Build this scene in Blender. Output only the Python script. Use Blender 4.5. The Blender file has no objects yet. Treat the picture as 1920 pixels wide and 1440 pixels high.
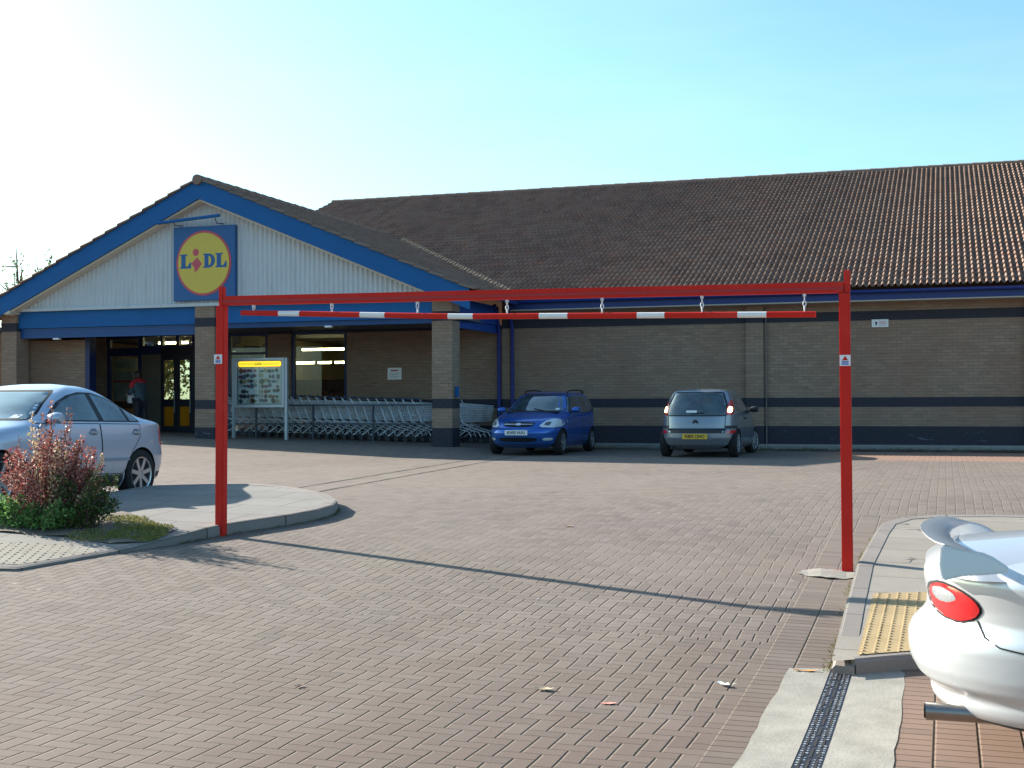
import bpy, bmesh, math, random
import numpy as np
from mathutils import Vector, Matrix
random.seed(7); np.random.seed(7)
S = bpy.context.scene
COL = S.collection
PHI = math.radians(18.43); PIT = math.radians(.904); ROLL = math.radians(-.2)
CAMH = 1.6
R = math.radians

# ------------------------------------------------------------------ ground height
def ss(a, b, v):
    t = min(max((v-a)/(b-a), 0), 1)
    return t*t*(3-2*t)
def W(x, y):
    """survey plan -> world plan (world x runs along the shop front, y into it)"""
    return 1.0152*x-.1108*y, 1.1779*y
def unW(x, y):
    y0 = y/1.1779; return (x+.1108*y0)/1.0152, y0
def gz0(x, y):
    """height of the paving, survey plan"""
    d = -x*.2672 + y*.9636
    return .5*ss(5, 14, d) - .1*ss(-7.95, -8.4, x)*ss(14.6, 13, y)*ss(7, 8.5, y) + ss(14, 22, d)*.026*max(0, -8-max(x, -22)) + ss(20, 23.2, y)*ss(-6.6, -7.6, x)*.12

def gz(x, y): return gz0(*unW(x, y))
def mapW(v): return W(v[0], v[1])+(v[2],)
def mapB(v):
    """shop front planes: kept square to the axes"""
    x, y, z = v
    if y < 24.42: return (1.0152*x-.1108*23.75, y+4.225, z)
    if y < 25.15: return (1.0152*x-.1108*24.6, y+4.377, z)
    if y < 27.3: return (1.0152*x-.1108*26.8, y+4.766, z)
    return W(x, y)+(z,)
def mapG(v): return (1.0152*v[0]-.1108*9.43, v[1]-9.43+11.108, v[2])
MAP = None

# ------------------------------------------------------------------ node helpers
class NT:
    def __init__(s, name):
        s.m = bpy.data.materials.new(name); s.m.use_nodes = True
        s.t = s.m.node_tree; s.t.nodes.clear()
        s.out = s.t.nodes.new('ShaderNodeOutputMaterial')
        s.b = s.t.nodes.new('ShaderNodeBsdfPrincipled')
        s.t.links.new(s.b.outputs[0], s.out.inputs[0])
    def n(s, ty, **kw):
        q = s.t.nodes.new(ty)
        for k, v in kw.items(): setattr(q, k, v)
        return q
    def put(s, sock, v):
        if v is None: return
        if hasattr(v, 'is_output') or isinstance(v, bpy.types.NodeSocket): s.t.links.new(v, sock)
        else:
            try: sock.default_value = v
            except Exception: sock.default_value = tuple(v)+(1,)
    def math(s, op, a, b=None, c=None, clamp=False):
        q = s.n('ShaderNodeMath', operation=op); q.use_clamp = clamp
        s.put(q.inputs[0], a); s.put(q.inputs[1], b); s.put(q.inputs[2], c)
        return q.outputs[0]
    def mix(s, f, a, b, blend='MIX'):
        q = s.n('ShaderNodeMix', data_type='RGBA', blend_type=blend)
        s.put(q.inputs[0], f)
        for i, v in ((6, a), (7, b)):
            if isinstance(v, (tuple, list)) and len(v) == 3: v = tuple(v)+(1,)
            s.put(q.inputs[i], v)
        return q.outputs[2]
    def fmix(s, f, a, b):
        q = s.n('ShaderNodeMix', data_type='FLOAT')
        s.put(q.inputs[0], f); s.put(q.inputs[2], a); s.put(q.inputs[3], b)
        return q.outputs[0]
    def noise(s, vec=None, scale=5, detail=3, rough=.5):
        q = s.n('ShaderNodeTexNoise'); s.put(q.inputs['Vector'], vec)
        q.inputs['Scale'].default_value = scale; q.inputs['Detail'].default_value = detail; q.inputs['Roughness'].default_value = rough
        return q.outputs[0]
    def ramp(s, f, pts):
        q = s.n('ShaderNodeValToRGB'); s.put(q.inputs[0], f)
        e = q.color_ramp.elements
        while len(e) < len(pts): e.new(.5)
        for el, (p, c) in zip(e, pts):
            el.position = p; el.color = tuple(c)+(1,) if len(c) == 3 else c
        return q.outputs[0]
    def maprange(s, v, a, b, c=0, d=1):
        q = s.n('ShaderNodeMapRange'); s.put(q.inputs[0], v)
        for i, k in enumerate((a, b, c, d)): q.inputs[i+1].default_value = k
        return q.outputs[0]
    def pos(s):
        return s.n('ShaderNodeNewGeometry').outputs['Position']
    def xyz(s, v):
        q = s.n('ShaderNodeSeparateXYZ'); s.put(q.inputs[0], v); return q.outputs
    def comb(s, x, y, z=0):
        q = s.n('ShaderNodeCombineXYZ'); s.put(q.inputs[0], x); s.put(q.inputs[1], y); s.put(q.inputs[2], z); return q.outputs[0]
    def bump(s, h, strength=.5, dist=.01):
        q = s.n('ShaderNodeBump'); s.put(q.inputs['Height'], h)
        q.inputs['Strength'].default_value = strength; q.inputs['Distance'].default_value = dist
        s.t.links.new(q.outputs[0], s.b.inputs['Normal'])
    def set(s, color=None, rough=None, metal=None, coat=None, spec=None, emit=None, estr=None, trans=None, alpha=None, ior=None):
        b = s.b.inputs
        for k, v in (('Base Color', color), ('Roughness', rough), ('Metallic', metal), ('Coat Weight', coat), ('Specular IOR Level', spec),
                     ('Emission Color', emit), ('Emission Strength', estr), ('Transmission Weight', trans), ('Alpha', alpha), ('IOR', ior)):
            if v is not None:
                if isinstance(v, (tuple, list)) and len(v) == 3: v = tuple(v)+(1,)
                s.put(b[k], v)
        return s.m

MATS = {}
def mat(name, color, rough=.6, metal=0, coat=0, spec=.5, var=.12, scale=6, bump=0, bscale=40, rvar=0, emit=None, estr=0):
    """painted / plain surface with uneven tone"""
    if name in MATS: return MATS[name]
    t = NT(name)
    tc = t.n('ShaderNodeTexCoord').outputs['Object']
    if var:
        f = t.noise(tc, scale, 5, .6)
        c = t.mix(f, tuple(k*(1-var) for k in color), tuple(min(1, k*(1+var)) for k in color))
    else: c = color
    rr = rough
    if rvar:
        rr = t.math('ADD', t.math('MULTIPLY', t.noise(tc, scale*3, 4), rvar), rough-rvar*.5)
    t.set(color=c, rough=rr, metal=metal, coat=coat, spec=spec)
    if emit: t.set(emit=emit, estr=estr)
    if bump: t.bump(t.noise(tc, bscale, 4), bump, .01)
    MATS[name] = t.m
    return t.m

# ------------------------------------------------------------------ mesh builder
class MB:
    def __init__(s): s.v = []; s.f = []
    def add(s, vs, fs):
        k = len(s.v); s.v += [tuple(v) for v in vs]; s.f += [tuple(i+k for i in f) for f in fs]; return s
    def box(s, x0, x1, y0, y1, z0, z1):
        v = [(x, y, z) for z in (z0, z1) for y in (y0, y1) for x in (x0, x1)]
        return s.add(v, [(0,2,3,1),(4,5,7,6),(0,1,5,4),(2,6,7,3),(0,4,6,2),(1,3,7,5)])
    def bar(s, a, b, w, h, up=(0,0,1)):
        a = Vector(a); b = Vector(b); d = (b-a).normalized(); u = Vector(up)
        if abs(d.dot(u)) > .98: u = Vector((1,0,0))
        r = d.cross(u).normalized(); u = r.cross(d)
        v = [p+r*(i*w/2)+u*(j*h/2) for p in (a, b) for i, j in ((-1,-1),(1,-1),(1,1),(-1,1))]
        return s.add(v, [(3,2,1,0),(4,5,6,7),(0,1,5,4),(1,2,6,5),(2,3,7,6),(3,0,4,7)])
    def tube(s, pts, r, n=8, cap=True):
        pts = [Vector(p) for p in pts]; rs = r if isinstance(r, (list, tuple)) else [r]*len(pts)
        vs = []; pr = None
        for i, p in enumerate(pts):
            d = (pts[min(i+1, len(pts)-1)]-pts[max(i-1, 0)]).normalized()
            if pr is None:
                u = Vector((0,0,1)) if abs(d.z) < .9 else Vector((1,0,0))
                pr = d.cross(u).normalized()
            else: pr = (pr-d*pr.dot(d)).normalized()
            q = d.cross(pr)
            vs += [p+(pr*math.cos(t)+q*math.sin(t))*rs[i] for t in (2*math.pi*k/n for k in range(n))]
        fs = [(i*n+k, i*n+(k+1)%n, (i+1)*n+(k+1)%n, (i+1)*n+k) for i in range(len(pts)-1) for k in range(n)]
        if cap: fs += [tuple(range(n-1, -1, -1)), tuple((len(pts)-1)*n+k for k in range(n))]
        return s.add(vs, fs)
    def lathe(s, prof, c=(0,0,0), axis='Z', n=24):
        vs = []
        for r, h in prof:
            for k in range(n):
                t = 2*math.pi*k/n; a, b = r*math.cos(t), r*math.sin(t)
                p = {'Z': (a, b, h), 'Y': (a, h, b), 'X': (h, a, b)}[axis]
                vs.append((p[0]+c[0], p[1]+c[1], p[2]+c[2]))
        fs = [(i*n+k, i*n+(k+1)%n, (i+1)*n+(k+1)%n, (i+1)*n+k) for i in range(len(prof)-1) for k in range(n)]
        if prof[0][0] > 1e-4: fs.append(tuple(range(n-1, -1, -1)))
        if prof[-1][0] > 1e-4: fs.append(tuple((len(prof)-1)*n+k for k in range(n)))
        return s.add(vs, fs)
    def prism(s, poly, t0, t1, plane='XZ'):
        """polygon extruded along the third axis; XZ -> y, YZ -> x, XY -> z"""
        m = {'XZ': lambda a, b, t: (a, t, b), 'YZ': lambda a, b, t: (t, a, b), 'XY': lambda a, b, t: (a, b, t)}[plane]
        n = len(poly)
        vs = [m(a, b, t0) for a, b in poly]+[m(a, b, t1) for a, b in poly]
        return s.add(vs, [tuple(range(n)), tuple(range(2*n-1, n-1, -1))]+[(i, i+n, (i+1)%n+n, (i+1)%n) for i in range(n)])
    def build(s, name, m, parent=None, smooth=False, bevel=0, angle=35, local=False, fix=True):
        off = Vector((0,0,0))
        if MAP and not local: s.v = [MAP(v) for v in s.v]
        if parent is not None and not local:
            r = parent
            while r.parent: r = r.parent
            off = Vector(r.location)
        me = bpy.data.meshes.new(name)
        me.from_pydata([(v[0]-off.x, v[1]-off.y, v[2]-off.z) for v in s.v], [], s.f)
        if fix or bevel:
            bm = bmesh.new(); bm.from_mesh(me)
            if fix: bmesh.ops.recalc_face_normals(bm, faces=bm.faces)
            if bevel:
                es = [e for e in bm.edges if len(e.link_faces) == 2 and e.calc_face_angle(0) > .6]
                bmesh.ops.bevel(bm, geom=es, offset=bevel, segments=2, affect='EDGES', clamp_overlap=True)
            bm.to_mesh(me); bm.free()
        me.materials.append(m)
        if smooth or bevel:
            me.shade_smooth(); me.set_sharp_from_angle(angle=R(angle))
        o = bpy.data.objects.new(name, me); COL.objects.link(o)
        if parent is not None: o.parent = parent
        return o

def tag(o, label=None, cat=None, group=None, kind=None):
    for k, v in (('label', label), ('category', cat), ('group', group), ('kind', kind)):
        if v: o[k] = v
    return o
def thing(name, label, cat, loc=(0,0,0), rotz=0, group=None):
    o = bpy.data.objects.new(name, None); COL.objects.link(o); o.empty_display_size = .2
    o.location = MAP(loc) if MAP else loc; o.rotation_euler = (0, 0, rotz)
    return tag(o, label, cat, group)
def copy_tree(o, parent=None):
    c = o.copy(); COL.objects.link(c)
    if parent: c.parent = parent
    for ch in [k for k in o.children]: copy_tree(ch, c)
    return c
def text_mesh(txt, size, mtl, name, parent, loc, rot, ext=.002, bold=False, align='CENTER', sx=1):
    cu = bpy.data.curves.new(name, 'FONT'); cu.body = txt; cu.size = size; cu.align_x = align; cu.align_y = 'CENTER'; cu.extrude = ext
    if bold: cu.offset = size*.02
    tmp = bpy.data.objects.new(name+'_t', cu); COL.objects.link(tmp)
    bpy.context.view_layer.update()
    me = bpy.data.meshes.new_from_object(tmp.evaluated_get(bpy.context.evaluated_depsgraph_get()))
    bpy.data.objects.remove(tmp)
    for v in me.vertices: v.co.x *= sx
    me.materials.clear(); me.materials.append(mtl)
    o = bpy.data.objects.new(name, me); COL.objects.link(o); o.parent = parent
    o.location = loc; o.rotation_euler = rot
    return o

# ------------------------------------------------------------------ world, sun, camera
SUN_AZ = R(16.5); SUN_EL = R(23.5)     # light travels along +x, turned this much towards -y
w = bpy.data.worlds.new('World'); S.world = w; w.use_nodes = True
wt = w.node_tree
sky = wt.nodes.new('ShaderNodeTexSky'); sky.sky_type = 'NISHITA'; sky.sun_disc = False
sdir = Vector((-math.cos(SUN_AZ)*math.cos(SUN_EL), math.sin(SUN_AZ)*math.cos(SUN_EL), math.sin(SUN_EL)))
sky.sun_elevation = SUN_EL; sky.sun_rotation = math.atan2(sdir.x, sdir.y)
sky.air_density = 1.0; sky.dust_density = 1.6; sky.ozone_density = 1.0; sky.altitude = 50
bg = wt.nodes['Background']; bg.inputs[1].default_value = .088
tint = wt.nodes.new('ShaderNodeMix'); tint.data_type = 'RGBA'; tint.blend_type = 'MULTIPLY'; tint.inputs[0].default_value = 1
tint.inputs[7].default_value = (.70, 1.0, 1.08, 1)
wt.links.new(sky.outputs[0], tint.inputs[6])
# thin streaks of high cloud
tcw = wt.nodes.new('ShaderNodeTexCoord'); mp = wt.nodes.new('ShaderNodeMapping'); mp.inputs['Rotation'].default_value = (.3, .5, .4); mp.inputs['Scale'].default_value = (1.2, 5, 9)
nz = wt.nodes.new('ShaderNodeTexNoise'); nz.inputs['Scale'].default_value = 1.5; nz.inputs['Detail'].default_value = 6; nz.inputs['Roughness'].default_value = .6
mr = wt.nodes.new('ShaderNodeMapRange'); mr.inputs[1].default_value = .5; mr.inputs[2].default_value = .85; mr.inputs[4].default_value = .12
cm = wt.nodes.new('ShaderNodeMix'); cm.data_type = 'RGBA'; cm.blend_type = 'SCREEN' if False else 'MIX'; cm.inputs[7].default_value = (5.2, 5.6, 5.8, 1)
wt.links.new(tcw.outputs['Generated'], mp.inputs[0]); wt.links.new(mp.outputs[0], nz.inputs['Vector']); wt.links.new(nz.outputs[0], mr.inputs[0])
wt.links.new(mr.outputs[0], cm.inputs[0]); wt.links.new(tint.outputs[2], cm.inputs[6]); wt.links.new(cm.outputs[2], bg.inputs[0])
sl = bpy.data.lights.new('sun', 'SUN'); sl.energy = 5.0; sl.angle = R(.5); sl.color = (1, .93, .82)
so = bpy.data.objects.new('sun', sl); COL.objects.link(so)
so.rotation_euler = sdir.to_track_quat('Z', 'Y').to_euler(); so.location = (-40, 40, 30)
cam = bpy.data.cameras.new('camera'); cam.sensor_width = 36; cam.lens = 2440/1920*36; cam.clip_end = 3000
co = bpy.data.objects.new('camera', cam); COL.objects.link(co); S.camera = co
def cam_dir(x, y, z):
    c, s = math.cos(ROLL), math.sin(ROLL); x, z = c*x-s*z, s*x+c*z
    c, s = math.cos(PIT), math.sin(PIT); y, z = c*y-s*z, s*y+c*z
    c, s = math.cos(PHI), math.sin(PHI); return Vector((c*x-s*y, s*x+c*y, z))
cx, cz, cy = cam_dir(1,0,0), cam_dir(0,0,1), cam_dir(0,1,0)
co.matrix_world = Matrix(((cx.x, cz.x, -cy.x, 0), (cx.y, cz.y, -cy.y, 0), (cx.z, cz.z, -cy.z, CAMH), (0,0,0,1)))
S.view_settings.view_transform = 'Standard'; S.view_settings.look = 'None'
S.view_settings.exposure = 1.55; S.view_settings.gamma = 1

# ------------------------------------------------------------------ materials
def brick_mat():
    t = NT('buff_brick'); p = t.xyz(t.pos())
    u = t.math('ADD', p[0], p[1]); z = p[2]
    b = t.n('ShaderNodeTexBrick'); t.put(b.inputs['Vector'], t.comb(u, t.math('ADD', z, .01)))
    b.offset = .5
    for k, v in (('Scale', 1), ('Mortar Size', .006), ('Mortar Smooth', .2), ('Bias', 0), ('Brick Width', .225), ('Row Height', .075)): b.inputs[k].default_value = v
    b.inputs['Color1'].default_value = (.33, .232, .165, 1); b.inputs['Color2'].default_value = (.255, .18, .13, 1); b.inputs['Mortar'].default_value = (.19, .165, .13, 1)
    nz = t.noise(t.pos(), .9, 4, .6)
    col = t.mix(t.maprange(nz, .35, .7), b.outputs[0], t.mix(.5, b.outputs[0], (.24, .13, .09)))
    # weathered red and dark headers in short runs
    st = t.noise(t.comb(t.math('MULTIPLY', u, 2.2), t.math('MULTIPLY', z, 14)), 1, 2, .5)
    col = t.mix(t.math('MULTIPLY', t.math('GREATER_THAN', st, .66), .35), col, (.16, .08, .055))
    def band(a, c): return t.math('MULTIPLY', t.math('GREATER_THAN', z, a), t.math('LESS_THAN', z, c))
    m = t.math('ADD', band(3.54, 3.765), band(1.515, 1.74)); m = t.math('ADD', m, t.math('LESS_THAN', z, 1.065), clamp=True)
    dark = t.mix(b.outputs[1], t.mix(t.noise(t.pos(), 14, 2), (.028, .028, .04), (.05, .047, .06)), (.05, .05, .055))
    # pale scuffs and splashes low on the plinth
    sc = t.math('MULTIPLY', t.math('GREATER_THAN', t.noise(t.comb(t.math('MULTIPLY', u, 1.6), t.math('MULTIPLY', z, 7)), 1, 4, .7), .63), t.math('LESS_THAN', z, .98))
    dark = t.mix(t.math('MULTIPLY', sc, .5), dark, (.16, .17, .2))
    col = t.mix(m, col, dark)
    t.set(color=col, rough=.85, spec=.25)
    t.bump(t.math('SUBTRACT', t.math('MULTIPLY', t.noise(t.pos(), 60, 3), .3), b.outputs[1]), .6, .006)
    return t.m
M_BRICK = brick_mat()

def paver_mat():
    t = NT('block_paving'); P = t.pos(); p = t.xyz(P); x, y = p[0], p[1]
    near = t.math('LESS_THAN', y, 8.48)
    a = t.math('MULTIPLY', near, R(.4))
    ca, sa = t.math('COSINE', a), t.math('SINE', a)
    # wobble so courses are not ruler straight
    wb = t.math('MULTIPLY', t.math('SUBTRACT', t.noise(P, 1.1, 2), .5), .05)
    xr = t.math('ADD', t.math('SUBTRACT', t.math('MULTIPLY', x, ca), t.math('MULTIPLY', y, sa)), wb)
    yr = t.math('ADD', t.math('ADD', t.math('MULTIPLY', x, sa), t.math('MULTIPLY', y, ca)), wb)
    u = t.math('MULTIPLY', xr, 10); v = t.math('MULTIPLY', yr, 10)
    # the far field is laid the other way round
    u = t.fmix(near, t.math('MULTIPLY', u, -1), u)
    i, j = t.math('FLOOR', u), t.math('FLOOR', v)
    fx, fy = t.math('SUBTRACT', u, i), t.math('SUBTRACT', v, j)
    c = t.math('FLOORED_MODULO', t.math('SUBTRACT', i, j), 4)
    is1 = t.math('COMPARE', c, 1, .1); is2 = t.math('COMPARE', c, 2, .1); isV = t.math('GREATER_THAN', c, 1.5)
    lu = t.math('ADD', fx, is1); lv = t.math('ADD', fy, is2)
    du = t.math('MINIMUM', lu, t.math('SUBTRACT', t.fmix(isV, 2, 1), lu))
    dv = t.math('MINIMUM', lv, t.math('SUBTRACT', t.fmix(isV, 1, 2), lv))
    d = t.math('MINIMUM', du, t.math('ADD', t.math('MULTIPLY', dv, 1.35), .016))  # cross joints fainter: sun shading of the joints put into colour and bump
    idv = t.comb(t.math('SUBTRACT', i, is1), t.math('SUBTRACT', j, is2), near)
    # soldier course along the right edge and stretcher-laid strip beyond the concrete
    e = t.math('ADD', x, .714)
    inb = t.math('MULTIPLY', t.math('GREATER_THAN', e, -.35), t.math('LESS_THAN', y, 14.4))
    u2 = t.math('DIVIDE', t.math('ADD', e, .35), .2); v2 = t.math('DIVIDE', y, .1)
    i2 = t.math('FLOOR', u2); sh = t.math('MULTIPLY', t.math('FLOORED_MODULO', i2, 2), .5); v2 = t.math('ADD', v2, sh); j2 = t.math('FLOOR', v2)
    gx, gy = t.math('SUBTRACT', u2, i2), t.math('SUBTRACT', v2, j2)
    d2 = t.math('MINIMUM', t.math('MULTIPLY', t.math('MINIMUM', gx, t.math('SUBTRACT', 1, gx)), 2), t.math('MINIMUM', gy, t.math('SUBTRACT', 1, gy)))
    d = t.fmix(inb, d, d2)
    wn = t.n('ShaderNodeTexWhiteNoise', noise_dimensions='3D'); t.put(wn.inputs[0], idv)
    wn2 = t.n('ShaderNodeTexWhiteNoise', noise_dimensions='3D'); t.put(wn2.inputs[0], t.comb(i2, j2, 5))
    rnd = t.fmix(inb, wn.outputs[0], wn2.outputs[0])
    col = t.ramp(rnd, [(0, (.135, .102, .090)), (.3, (.160, .123, .108)), (.6, (.170, .135, .117)), (.85, (.190, .150, .132)), (1, (.150, .122, .100))])
    big = t.noise(P, .35, 4, .6)
    col = t.mix(t.maprange(big, .35, .72, 0, .5), col, (.205, .178, .138))
    # older, browner field near the drain and worn pale wheel paths
    old = t.maprange(t.math('ADD', t.math('SUBTRACT', t.math('MULTIPLY', x, .35), y), t.math('MULTIPLY', t.math('SUBTRACT', t.noise(P, .5, 3), .5), 5)), -10.5, -5.5)
    col = t.mix(t.math('MULTIPLY', old, .7), col, (.112, .077, .062))
    tr = t.noise(t.comb(t.math('MULTIPLY', x, 1.3), t.math('MULTIPLY', y, .22)), .8, 4, .6)
    col = t.mix(t.maprange(tr, .52, .78, 0, .4), col, (.225, .188, .168))
    col = t.mix(t.maprange(tr, .46, .24, 0, .4), col, (.12, .10, .09))     # lichen-yellow patches
    col = t.mix(t.maprange(t.noise(P, 1.7, 3), .5, .8, 0, .35), col, (.19, .16, .15))
    fine = t.noise(P, 220, 2, .7)
    col = t.mix(t.maprange(fine, .3, .7, 0, .35), col, t.mix(.5, col, (.09, .08, .07)))
    red = t.math('MULTIPLY', t.math('MULTIPLY', t.maprange(y, 25.7, 26.4), t.maprange(x, -2.8, -2.2)), t.math('LESS_THAN', y, 31.8))
    col = t.mix(t.math('MULTIPLY', red, .75), col, (.30, .17, .12))
    redn = t.math('MULTIPLY', t.math('GREATER_THAN', e, .48), t.math('LESS_THAN', y, 8.48))
    col = t.mix(t.math('MULTIPLY', redn, .5), col, (.24, .15, .11))
    # dark oil spots
    spot = t.n('ShaderNodeTexVoronoi', feature='DISTANCE_TO_EDGE'); 
    vs = t.n('ShaderNodeTexVoronoi', feature='F1'); t.put(vs.inputs['Vector'], P); vs.inputs['Scale'].default_value = .9
    col = t.mix(t.maprange(vs.outputs['Distance'], .14, .02, 0, .5), col, (.075, .07, .065))
    gm = t.n('ShaderNodeTexVoronoi', feature='F1'); t.put(gm.inputs['Vector'], P); gm.inputs['Scale'].default_value = 1.7
    col = t.mix(t.maprange(gm.outputs['Distance'], .045, .03, 0, .6), col, (.36, .34, .32))
    st2 = t.noise(P, .8, 5, .7)
    col = t.mix(t.maprange(st2, .60, .70, 0, .32), col, (.10, .085, .075))
    col = t.mix(t.math('MULTIPLY', t.math('GREATER_THAN', rnd, .965), .3), col, (.10, .08, .075))
    dense = t.maprange(t.math('ADD', y, t.math('MULTIPLY', x, .33)), 8.9, 9.9)    # beyond the crest joints are painted fainter, as at a grazing view
    jt = t.maprange(d, .012, .055)          # 0 in the joint
    jcol = t.mix(t.noise(P, 3, 2), t.mix(dense, (.030, .024, .020), (.125, .103, .090)), t.mix(dense, (.085, .072, .052), (.165, .138, .120)))
    t.set(color=t.mix(jt, jcol, col), rough=.9, spec=.2)
    h = t.math('ADD', t.maprange(d, .0, .09), t.math('ADD', t.math('MULTIPLY', rnd, .35), t.math('MULTIPLY', fine, .12)))
    t.bump(t.math('MULTIPLY', h, t.fmix(dense, 1, .45)), .7, .009)
    return t.m
M_PAVE = paver_mat()

def slab_mat(name, c1, c2, sx, sy, ang=0, joint=.012, crack=True, jc=(.06,.055,.045)):
    t = NT(name); P = t.pos(); p = t.xyz(P)
    ca, sa = math.cos(ang), math.sin(ang)
    u = t.math('ADD', t.math('MULTIPLY', p[0], ca), t.math('MULTIPLY', p[1], sa)); v = t.math('SUBTRACT', t.math('MULTIPLY', p[1], ca), t.math('MULTIPLY', p[0], sa))
    b = t.n('ShaderNodeTexBrick'); t.put(b.inputs['Vector'], t.comb(u, v)); b.offset = .5
    for k, q in (('Scale', 1), ('Mortar Size', joint*.5), ('Mortar Smooth', .3), ('Bias', 0), ('Brick Width', sx), ('Row Height', sy)): b.inputs[k].default_value = q
    b.inputs['Color1'].default_value = tuple(c1)+(1,); b.inputs['Color2'].default_value = tuple(c2)+(1,); b.inputs['Mortar'].default_value = jc+(1,)
    col = b.outputs[0]
    col = t.mix(t.maprange(t.noise(P, 2.2, 5, .65), .4, .75, 0, .5), col, tuple(k*.62 for k in c1))
    col = t.mix(t.maprange(t.noise(P, 90, 3, .7), .35, .7, 0, .4), col, tuple(k*.55 for k in c2))
    h = t.math('SUBTRACT', t.math('MULTIPLY', t.noise(P, 120, 3), .4), b.outputs[1])
    if crack:
        vo = t.n('ShaderNodeTexVoronoi', feature='DISTANCE_TO_EDGE'); wv = t.n('ShaderNodeVectorMath', operation='ADD')
        t.put(wv.inputs[0], P); nn = t.n('ShaderNodeTexNoise'); t.put(nn.inputs[0], P); nn.inputs['Scale'].default_value = 3
        sc = t.n('ShaderNodeVectorMath', operation='SCALE'); t.put(sc.inputs[0], nn.outputs[1]); sc.inputs['Scale'].default_value = .5
        t.put(wv.inputs[1], sc.outputs[0]); t.put(vo.inputs['Vector'], wv.outputs[0]); vo.inputs['Scale'].default_value = 1.0
        ck = t.math('MULTIPLY', t.maprange(vo.outputs['Distance'], .012, .004), t.math('GREATER_THAN', t.noise(P, 1.4, 2), .50))
        col = t.mix(t.math('MULTIPLY', ck, .85), col, (.05, .045, .04)); h = t.math('SUBTRACT', h, ck)
    t.set(color=col, rough=.9, spec=.2); t.bump(h, .5, .006)
    return t.m
M_SLAB = slab_mat('concrete_slabs', (.25, .235, .215), (.215, .205, .19), .9, .62, R(0), joint=.02, crack=False, jc=(.12,.11,.095))
M_SLAB2 = slab_mat('old_slabs', (.30, .27, .235), (.255, .225, .19), 1.6, .62, R(0))
M_KERB = slab_mat('kerb_concrete', (.26, .23, .21), (.215, .19, .175), 50, .91, R(0), joint=.018, crack=False)
M_CONC = mat('pale_concrete', (.265, .25, .22), .92, var=.4, scale=5, bump=.25, bscale=60, spec=.2)
M_TACB = slab_mat('buff_tactile', (.40, .295, .16), (.36, .26, .14), .4, .4, R(0), joint=.008, crack=False, jc=(.2,.14,.07))
M_TACG = slab_mat('grey_tactile', (.28, .255, .215), (.245, .225, .19), .4, .4, R(25), joint=.008, crack=False, jc=(.1,.09,.07))

def tile_mat():
    t = NT('roof_tile'); P = t.pos(); oi = t.n('ShaderNodeTexCoord').outputs['UV']
    uv = t.xyz(oi)
    wn = t.n('ShaderNodeTexWhiteNoise', noise_dimensions='2D'); t.put(wn.inputs[0], t.comb(t.math('FLOOR', t.math('MULTIPLY', uv[0], .5)), t.math('FLOOR', uv[1])))
    col = t.ramp(wn.outputs[0], [(0, (.195, .122, .092)), (.4, (.23, .152, .116)), (.8, (.25, .170, .130)), (1, (.24, .142, .102))])
    col = t.mix(t.maprange(t.noise(P, .8, 5, .6), .4, .75, 0, .3), col, (.13, .10, .085))
    col = t.mix(t.maprange(t.noise(P, 45, 3, .7), .55, .75, 0, .4), col, (.24, .22, .18))
    t.set(color=col, rough=.95, spec=.06)
    return t.m
M_TILE = tile_mat()

def carpaint(name, col, metal=.6, rough=.32, dirt=.1):
    t = NT(name); P = t.n('ShaderNodeTexCoord').outputs['Object']
    fl = t.n('ShaderNodeTexNoise'); t.put(fl.inputs[0], P); fl.inputs['Scale'].default_value = 900
    c = t.mix(t.math('MULTIPLY', fl.outputs[0], .25), col, tuple(min(1, k*1.5) for k in col))
    z = t.xyz(P)[2]
    dm = t.math('MULTIPLY', t.maprange(z, .55, .2), t.maprange(t.noise(P, 7, 4), .3, .7))
    c = t.mix(t.math('MULTIPLY', dm, dirt*3, clamp=True), c, (.12, .11, .095))
    rr = t.math('ADD', rough, t.math('MULTIPLY', t.math('ADD', dm, t.math('MULTIPLY', t.noise(P, 3, 3), .3)), .2))
    t.set(color=c, rough=rr, metal=metal, coat=.8); t.b.inputs['Coat Roughness'].default_value = .06
    return t.m
M_BLUECAR = carpaint('blue_paint', (.012, .105, .42), .45)
M_GREYCAR = carpaint('silver_grey_paint', (.21, .235, .28), .55)
M_VOLVO = carpaint('silver_blue_paint', (.42, .47, .56), .5)
M_COUPE = carpaint('silver_paint', (.54, .555, .58), .52, .34, .05)
M_TYRE = mat('tyre_rubber', (.018, .018, .019), .85, var=.3, bump=.3, bscale=60, spec=.3)
M_RIM = mat('alloy', (.5, .51, .53), .35, metal=.85, var=.1)
M_DARK = mat('dark_plastic', (.02, .021, .024), .6, var=.25, scale=9)
M_BLACK = mat('underbody', (.008, .008, .009), .9, var=.2)
M_CHROME = mat('chrome', (.75, .76, .78), .12, metal=1, var=.03)
def glassdark(name, col, rough=.04, spec=.9):
    t = NT(name); P = t.n('ShaderNodeTexCoord').outputs['Object']
    c = t.mix(t.maprange(t.noise(P, 3.2, 3, .6), .35, .7), tuple(k*.5 for k in col), tuple(k*1.3 for k in col))
    t.set(color=c, rough=rough, spec=spec, coat=.6); t.b.inputs['Coat Roughness'].default_value = .02
    return t.m
M_CARGLASS = glassdark('car_glass', (.05, .075, .085))
M_VGLASS = glassdark('sky_teal_car_glass', (.075, .125, .145))  # teal base colour stands in for sky reflected in the glass
M_LENS = mat('clear_lens', (.62, .65, .68), .12, coat=1, var=.15, scale=30)
M_REDLENS = mat('red_lens', (.55, .012, .015), .15, coat=1, var=.25, scale=30)
M_PLATEW = mat('white_plate', (.75, .75, .72), .4, var=.05)
M_PLATEY = mat('yellow_plate', (.70, .42, .03), .4, var=.05)
M_INK = mat('black_ink', (.012, .012, .014), .5, var=0)
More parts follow.
